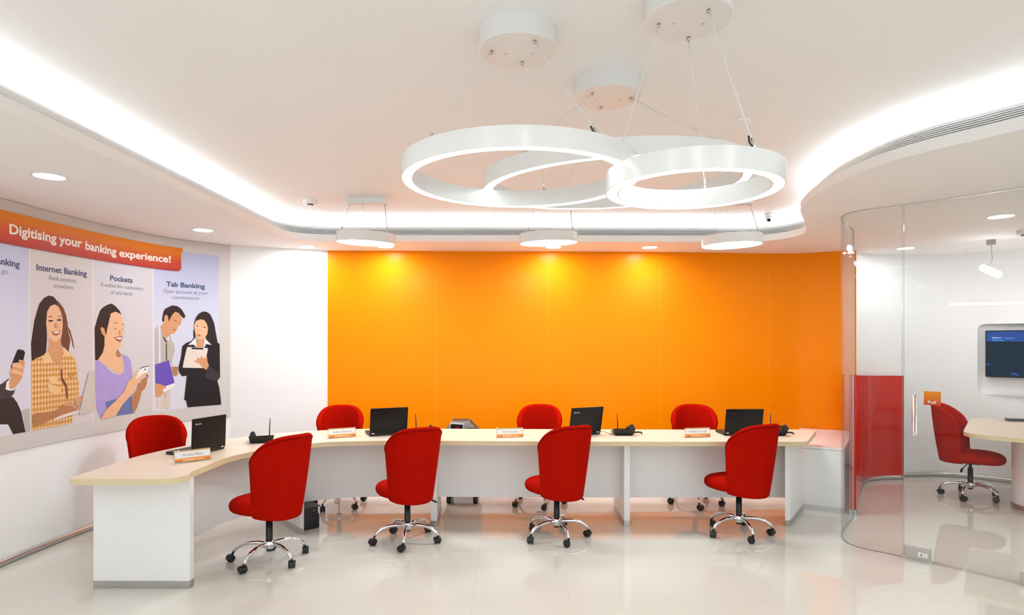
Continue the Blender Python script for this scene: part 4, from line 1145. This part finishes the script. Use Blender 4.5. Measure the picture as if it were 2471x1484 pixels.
plaid_woman = [('hair', [(290, 690), (283, 520), (300, 400), (315, 300), (345, 190), (365, 130), (410, 75), (455, 52), (500, 62), (530, 95), (560, 200), (520, 160), (480, 150), (450, 200), (436, 300), (440, 480), (430, 600), (400, 650), (340, 655)]),
               ('brown', [(530, 95), (560, 120), (600, 175), (625, 240), (640, 320), (645, 400), (668, 480), (655, 560), (650, 600), (620, 565), (585, 545), (568, 500), (585, 420), (592, 330), (575, 220), (545, 150)]),
               ('brown', [(640, 350), (665, 390), (690, 480), (700, 540), (712, 575), (690, 545), (675, 470), (650, 400)]),
               ('plaid', [(287, 700), (310, 675), (340, 658), (400, 632), (440, 590), (500, 680), (565, 750), (585, 690), (583, 560), (640, 590), (700, 650), (728, 720), (735, 860), (752, 890), (752, 1000), (735, 1040), (700, 1060), (692, 1180), (680, 1290), (600, 1320), (480, 1345), (290, 1385)]),
               ('skin2', [(452, 470), (570, 470), (580, 560), (586, 680), (570, 745), (520, 700), (470, 640), (440, 590), (458, 540)]),
               ('skin', [(438, 210), (470, 155), (510, 138), (545, 155), (570, 200), (586, 260), (592, 330), (588, 390), (572, 440), (548, 485), (522, 503), (490, 495), (455, 450), (436, 400), (430, 320)]),
               ('collar', [(395, 655), (425, 610), (440, 588), (465, 630), (485, 690), (440, 705), (408, 722)]), ('collar', [(590, 556), (640, 588), (682, 640), (625, 642), (600, 625)]),
               ('collar', [(440, 840), (515, 832), (575, 915), (480, 905)]), ('collar', [(440, 905), (560, 940), (575, 980), (520, 1015), (450, 975)]), ('tan', [(640, 800), (715, 790), (722, 820), (660, 850)]),
               ('brown', [(570, 780), (582, 760), (590, 850), (630, 920), (640, 1040), (628, 1060), (618, 940), (575, 870)]),
               ('hair', ell(472, 298, 24, 9)), ('hair', ell(556, 289, 19, 9)), ('brown', [(440, 262), (470, 250), (500, 262), (470, 258)]), ('brown', [(535, 262), (560, 248), (580, 252), (560, 256)]),
               ('lip', [(482, 400), (525, 396), (568, 385), (556, 420), (530, 442), (505, 434)]), ('white', [(490, 403), (525, 401), (560, 392), (548, 412), (520, 422)]), ('skin2', [(525, 300), (535, 345), (552, 352), (548, 366), (520, 366), (512, 352)]),
               ('skin3', [(296, 1210), (330, 1188), (400, 1190), (520, 1165), (600, 1105), (640, 1082), (680, 1090), (748, 1150), (700, 1168), (620, 1195), (560, 1210), (480, 1245), (400, 1290), (300, 1318)]),
               ('skin2', [(600, 1105), (640, 1082), (690, 1095), (745, 1150), (735, 1160), (660, 1120), (610, 1125)]), ('skin2', [(700, 1065), (760, 1020), (778, 1030), (765, 1080), (745, 1140), (715, 1110)]),
               ('laptl', [(497, 1245), (500, 1262), (745, 1190), (750, 1160), (620, 1195)]), ('lapt', [(745, 1205), (790, 990), (840, 800), (900, 780), (903, 1160), (820, 1190)])]
purple_woman = [('hair', [(68, 420), (80, 390), (95, 330), (130, 230), (160, 195), (210, 165), (260, 150), (310, 185), (350, 230), (370, 275), (300, 240), (250, 270), (230, 350), (215, 440), (195, 520), (185, 600), (180, 680), (150, 730), (105, 785), (75, 785)]),
                ('purple', [(75, 790), (120, 788), (200, 860), (280, 930), (350, 952), (395, 910), (395, 820), (368, 712), (440, 740), (478, 790), (490, 900), (492, 980), (440, 1030), (400, 1130), (500, 1140), (482, 1200), (480, 1300), (500, 1380), (300, 1410), (130, 1435), (90, 1340), (75, 1100)]),
                ('blue', [(185, 1250), (300, 1220), (400, 1180), (480, 1190), (480, 1300), (500, 1380), (300, 1410), (230, 1420), (200, 1330)]),
                ('skin', [(180, 520), (250, 590), (318, 655), (305, 720), (350, 755), (368, 730), (385, 790), (392, 870), (375, 930), (345, 945), (270, 900), (150, 800), (105, 780), (160, 700), (180, 620)]),
                ('skin3', [(305, 690), (330, 660), (368, 725), (350, 755), (312, 740)]),
                ('skin', [(183, 495), (255, 560), (330, 640), (312, 690), (200, 650)]),
                ('skin', [(250, 262), (300, 240), (350, 262), (375, 310), (388, 360), (398, 400), (390, 440), (402, 480), (385, 515), (372, 570), (365, 620), (345, 652), (315, 652), (250, 600), (195, 520), (210, 430), (230, 350)]),
                ('skin2', [(132, 425), (150, 412), (175, 430), (198, 510), (180, 520), (150, 490)]),
                ('black', [(270, 375), (300, 360), (342, 376), (300, 368)]), ('black', [(370, 388), (396, 378), (398, 388)]), ('black', [(278, 415), (300, 432), (325, 420), (300, 440)]), ('black', [(366, 420), (385, 440), (395, 430), (385, 447)]),
                ('lip', [(286, 528), (330, 518), (378, 515), (372, 560), (350, 580), (315, 566)]), ('white', [(298, 532), (370, 528), (364, 552), (325, 548)]), ('skin2', [(330, 480), (352, 430), (360, 485), (375, 500), (345, 498)]),
                ('skin3', [(478, 1205), (540, 1110), (560, 1040), (600, 1000), (655, 960), (640, 930), (668, 945), (670, 970), (655, 1000), (652, 1050), (625, 1108), (595, 1130), (580, 1200), (545, 1310), (508, 1378), (478, 1300)]),
                ('white', [(520, 1000), (545, 930), (582, 870), (680, 850), (655, 920), (600, 975)]), ('black', [(575, 880), (595, 860), (682, 846), (680, 853), (600, 868), (582, 885)]), ('black', ell(632, 887, 9, 8, 8)),
                ('skin', [(130, 1448), (165, 1380), (200, 1330), (300, 1240), (400, 1130), (420, 1080), (445, 1020), (480, 990), (520, 930), (550, 908), (552, 935), (520, 1000), (600, 940), (640, 925), (640, 940), (560, 1010), (590, 1025), (520, 1065), (545, 1090), (520, 1110), (460, 1190), (380, 1280), (300, 1408)])]
pair = [('beige', [(50, 470), (75, 440), (105, 430), (120, 440), (160, 555), (200, 575), (240, 530), (260, 600), (285, 640), (297, 700), (290, 760), (265, 830), (268, 910), (230, 842), (57, 888)]),
        ('beige2', [(60, 1270), (160, 1232), (242, 1190), (245, 1390), (200, 1412), (150, 1420), (62, 1405)]), ('trou', [(178, 1225), (186, 1215), (188, 1330), (210, 1410), (195, 1415), (180, 1330)]),
        ('skin2', [(118, 440), (160, 385), (230, 450), (245, 525), (212, 560), (205, 572), (160, 555)]),
        ('skin2', [(165, 372), (180, 300), (212, 305), (225, 380), (250, 310), (300, 258), (370, 298), (385, 345), (372, 395), (352, 420), (330, 440), (325, 465), (308, 492), (285, 525), (240, 522), (200, 480), (170, 420)]),
        ('hair', [(145, 380), (142, 340), (152, 290), (160, 250), (185, 220), (225, 200), (265, 182), (320, 190), (365, 215), (400, 262), (425, 310), (408, 342), (380, 318), (345, 275), (300, 258), (262, 300), (238, 345), (225, 380), (212, 310), (190, 292), (172, 310), (165, 372)]),
        ('brown', [(280, 360), (305, 358), (325, 380), (300, 372)]), ('brown', [(345, 400), (372, 402), (350, 412)]), ('lip', [(275, 462), (305, 468), (300, 486), (285, 480)]),
        ('jacket2', [(150, 562), (165, 560), (200, 610), (196, 632)]), ('jacket2', [(188, 640), (198, 630), (200, 840), (190, 842)]),
        ('skin3', [(255, 915), (300, 910), (340, 916), (330, 960), (332, 1000), (312, 1030), (278, 1012)]),
        ('violet', [(57, 888), (225, 838), (292, 1105), (180, 1145), (60, 1108)]), ('white', [(180, 1147), (292, 1108), (300, 1130), (250, 1180), (160, 1215), (120, 1170)]),
        ('skin2', [(60, 1112), (130, 1125), (205, 1160), (190, 1175), (148, 1178), (160, 1230), (125, 1262), (95, 1275), (62, 1262)]),
        ('jacket', [(340, 930), (350, 880), (370, 800), (385, 670), (430, 632), (500, 605), (560, 700), (640, 700), (700, 608), (800, 622), (832, 642), (838, 1040), (805, 1082), (825, 1150), (845, 1290), (850, 1365), (450, 1397), (430, 1312), (408, 1310), (440, 1020), (382, 1026), (345, 975)]),
        ('jacket2', [(680, 950), (702, 900), (760, 950), (830, 1000), (835, 1045), (790, 1080), (650, 1050)]),
        ('hair', [(490, 612), (522, 570), (518, 500), (528, 440), (528, 385), (548, 330), (580, 285), (625, 258), (672, 258), (715, 285), (745, 340), (768, 400), (780, 470), (790, 530), (808, 622), (760, 615), (720, 630), (680, 600), (665, 560), (690, 480), (680, 400), (640, 355), (600, 350), (545, 380), (530, 450), (545, 560), (520, 590)]),
        ('skin2', [(555, 575), (650, 568), (640, 690), (562, 690)]), ('skin', [(543, 372), (600, 348), (650, 360), (680, 405), (692, 460), (684, 525), (650, 575), (610, 592), (580, 588), (548, 545), (530, 470), (530, 420)]),
        ('white', [(455, 655), (480, 630), (548, 582), (556, 682), (520, 650)]), ('white', [(735, 655), (680, 600), (660, 592), (640, 650), (635, 690), (660, 640)]),
        ('brown', [(545, 418), (570, 425), (585, 440), (560, 432)]), ('brown', [(620, 440), (660, 440), (672, 452), (640, 448)]), ('lip', [(558, 528), (585, 530), (612, 545), (580, 552)]),
        ('white', [(530, 425), (534, 423), (590, 448), (690, 470), (690, 474), (588, 453)]),
        ('laptl', [(388, 920), (405, 830), (440, 682), (470, 678), (680, 690), (692, 705), (640, 930), (400, 926)]), ('black', [(495, 684), (645, 692), (640, 710), (495, 704)]),
        ('skin2', [(530, 838), (562, 835), (558, 800), (600, 820), (605, 785), (640, 815), (680, 790), (682, 835), (702, 900), (672, 955), (620, 915), (575, 870), (535, 860)])]
texts = [
    [('Mobile Banking', (-95, 621), (43, 645.5), 17.5, M_NAVY, .026), ('on the go', (-52, 650), (15, 661.5), 12, M_PGREY, 0)],
    [('Internet Banking', (84, 651.5), (206, 667), 15.5, M_NAVY, .026), ('Bank anytime,', (115, 675), (182, 683), 11.5, M_PGREY, 0), ('anywhere', (126, 694), (173, 698.5), 11, M_PGREY, 0)],
    [('Pockets', (262.5, 676.5), (317, 682.5), 13, M_NAVY, .026), ('E-wallet for customers', (241, 691), (343, 701), 10, M_PGREY, 0), ('of any bank', (264, 709), (317, 713.5), 9.5, M_PGREY, 0)],
    [('Tab Banking', (399, 690.5), (493, 696.5), 12, M_NAVY, .026), ('Open account at your', (392, 706), (501, 711.5), 9.5, M_PGREY, 0), ('convenience', (414, 721), (479, 723.5), 9, M_PGREY, 0)]]
for i in range(4):
    bg = pmats[('blue', 'grey', 'grey2', 'blue')[i]]; s0_, s1_ = cuts[i] + .004, cuts[i + 1] - .004
    mb = MB(); bent_polys(mb, LW, [(s0_, ZB2), (s1_, ZB2), (s1_, ZT2), (s0_, ZT2)], [], bg, O1)
    bent_polys(mb, LW, [(s1_, ZB2), (s1_ + .008, ZB2), (s1_ + .008, ZT2), (s1_, ZT2)], [], M_LINE, O1) if i < 3 else None
    pn = finish(mb, 'photo_panel', poster, fixn=False)
    for v in pn.data.vertices: v.co.z += 1.7
    pn.location.z = -1.7                                   # keep object heights equal to room heights for the printed colour ramp
    for nm, fn in (('printed_figure', lambda mb: printed(mb, (man_phone, plaid_woman, purple_woman, pair)[i], (ZA, ZA, ZBz, ZCz)[i])),
                   ('lettering', lambda mb: [text_curve(mb, LW, a_, b_, c_, d_, e_, O2 + .0002, f_) for a_, b_, c_, d_, e_, f_ in texts[i]])):
        mb = MB(); fn(mb); finish(mb, nm, pn, fixn=False)
# banner with rounded lower right corner
sB1 = so(434); bz0, bz1 = 2.283, 2.512
mban = make_ramp('banner_print', [(0, srgb(172, 44, 42)), (.42, srgb(196, 76, 40)), (.78, srgb(214, 118, 22)), (1, srgb(216, 124, 10))], bz0, bz1)
mb = MB(); r_ = .035
arc = [(sB1 - r_ + r_ * math.sin(a), bz0 + r_ - r_ * math.cos(a)) for a in [PI / 2 * k / 6 for k in range(7)]]
bent_polys(mb, LW, [(S0, bz0)] + arc + [(sB1, bz1), (S0, bz1)], [], mban, O3 + .012)
bent_polys(mb, LW, [(sB1 + .001, bz1 - .035), (sB1 + .02, bz1 - .035), (sB1 + .02, bz1 - .01), (sB1 + .012, bz1 + .001), (sB1 + .001, bz1 + .001)], [], mban, O3 + .002)
k = 50
for zz in (bz0, bz1):
    a = [LW.at(S0 + (sB1 - S0 - (r_ if zz == bz0 else 0)) * i / k, O2) for i in range(k + 1)]; b = [LW.at(S0 + (sB1 - S0 - (r_ if zz == bz0 else 0)) * i / k, O3 + .012) for i in range(k + 1)]
    for i in range(k): mb.face([mb.bm.verts.new((p.x, p.y, zz)) for p in (a[i], b[i], b[i + 1], a[i + 1])], mban)
e0, e1 = LW.at(sB1, O2), LW.at(sB1, O3 + .012); mb.face([mb.bm.verts.new(v) for v in ((e0.x, e0.y, bz0 + r_), (e1.x, e1.y, bz0 + r_), (e1.x, e1.y, bz1), (e0.x, e0.y, bz1))], mban)
bn = finish(mb, 'banner', poster, fixn=False)
for v in bn.data.vertices: v.co.z += 1.7
bn.location.z = -1.7
mb = MB(); text_curve(mb, LW, 'Digitising your', (13, 563), (190.5, 597.5), 24.5, M_BWHITE, O3 + .0135, .028)
text_curve(mb, LW, 'banking', (198.5, 601.5), (274, 616.5), 20.5, M_BWHITE, O3 + .0135, .028)
text_curve(mb, LW, 'experience!', (281, 618.5), (408, 634), 18.5, M_BWHITE, O3 + .0135, .028)
finish(mb, 'lettering', bn, fixn=False)
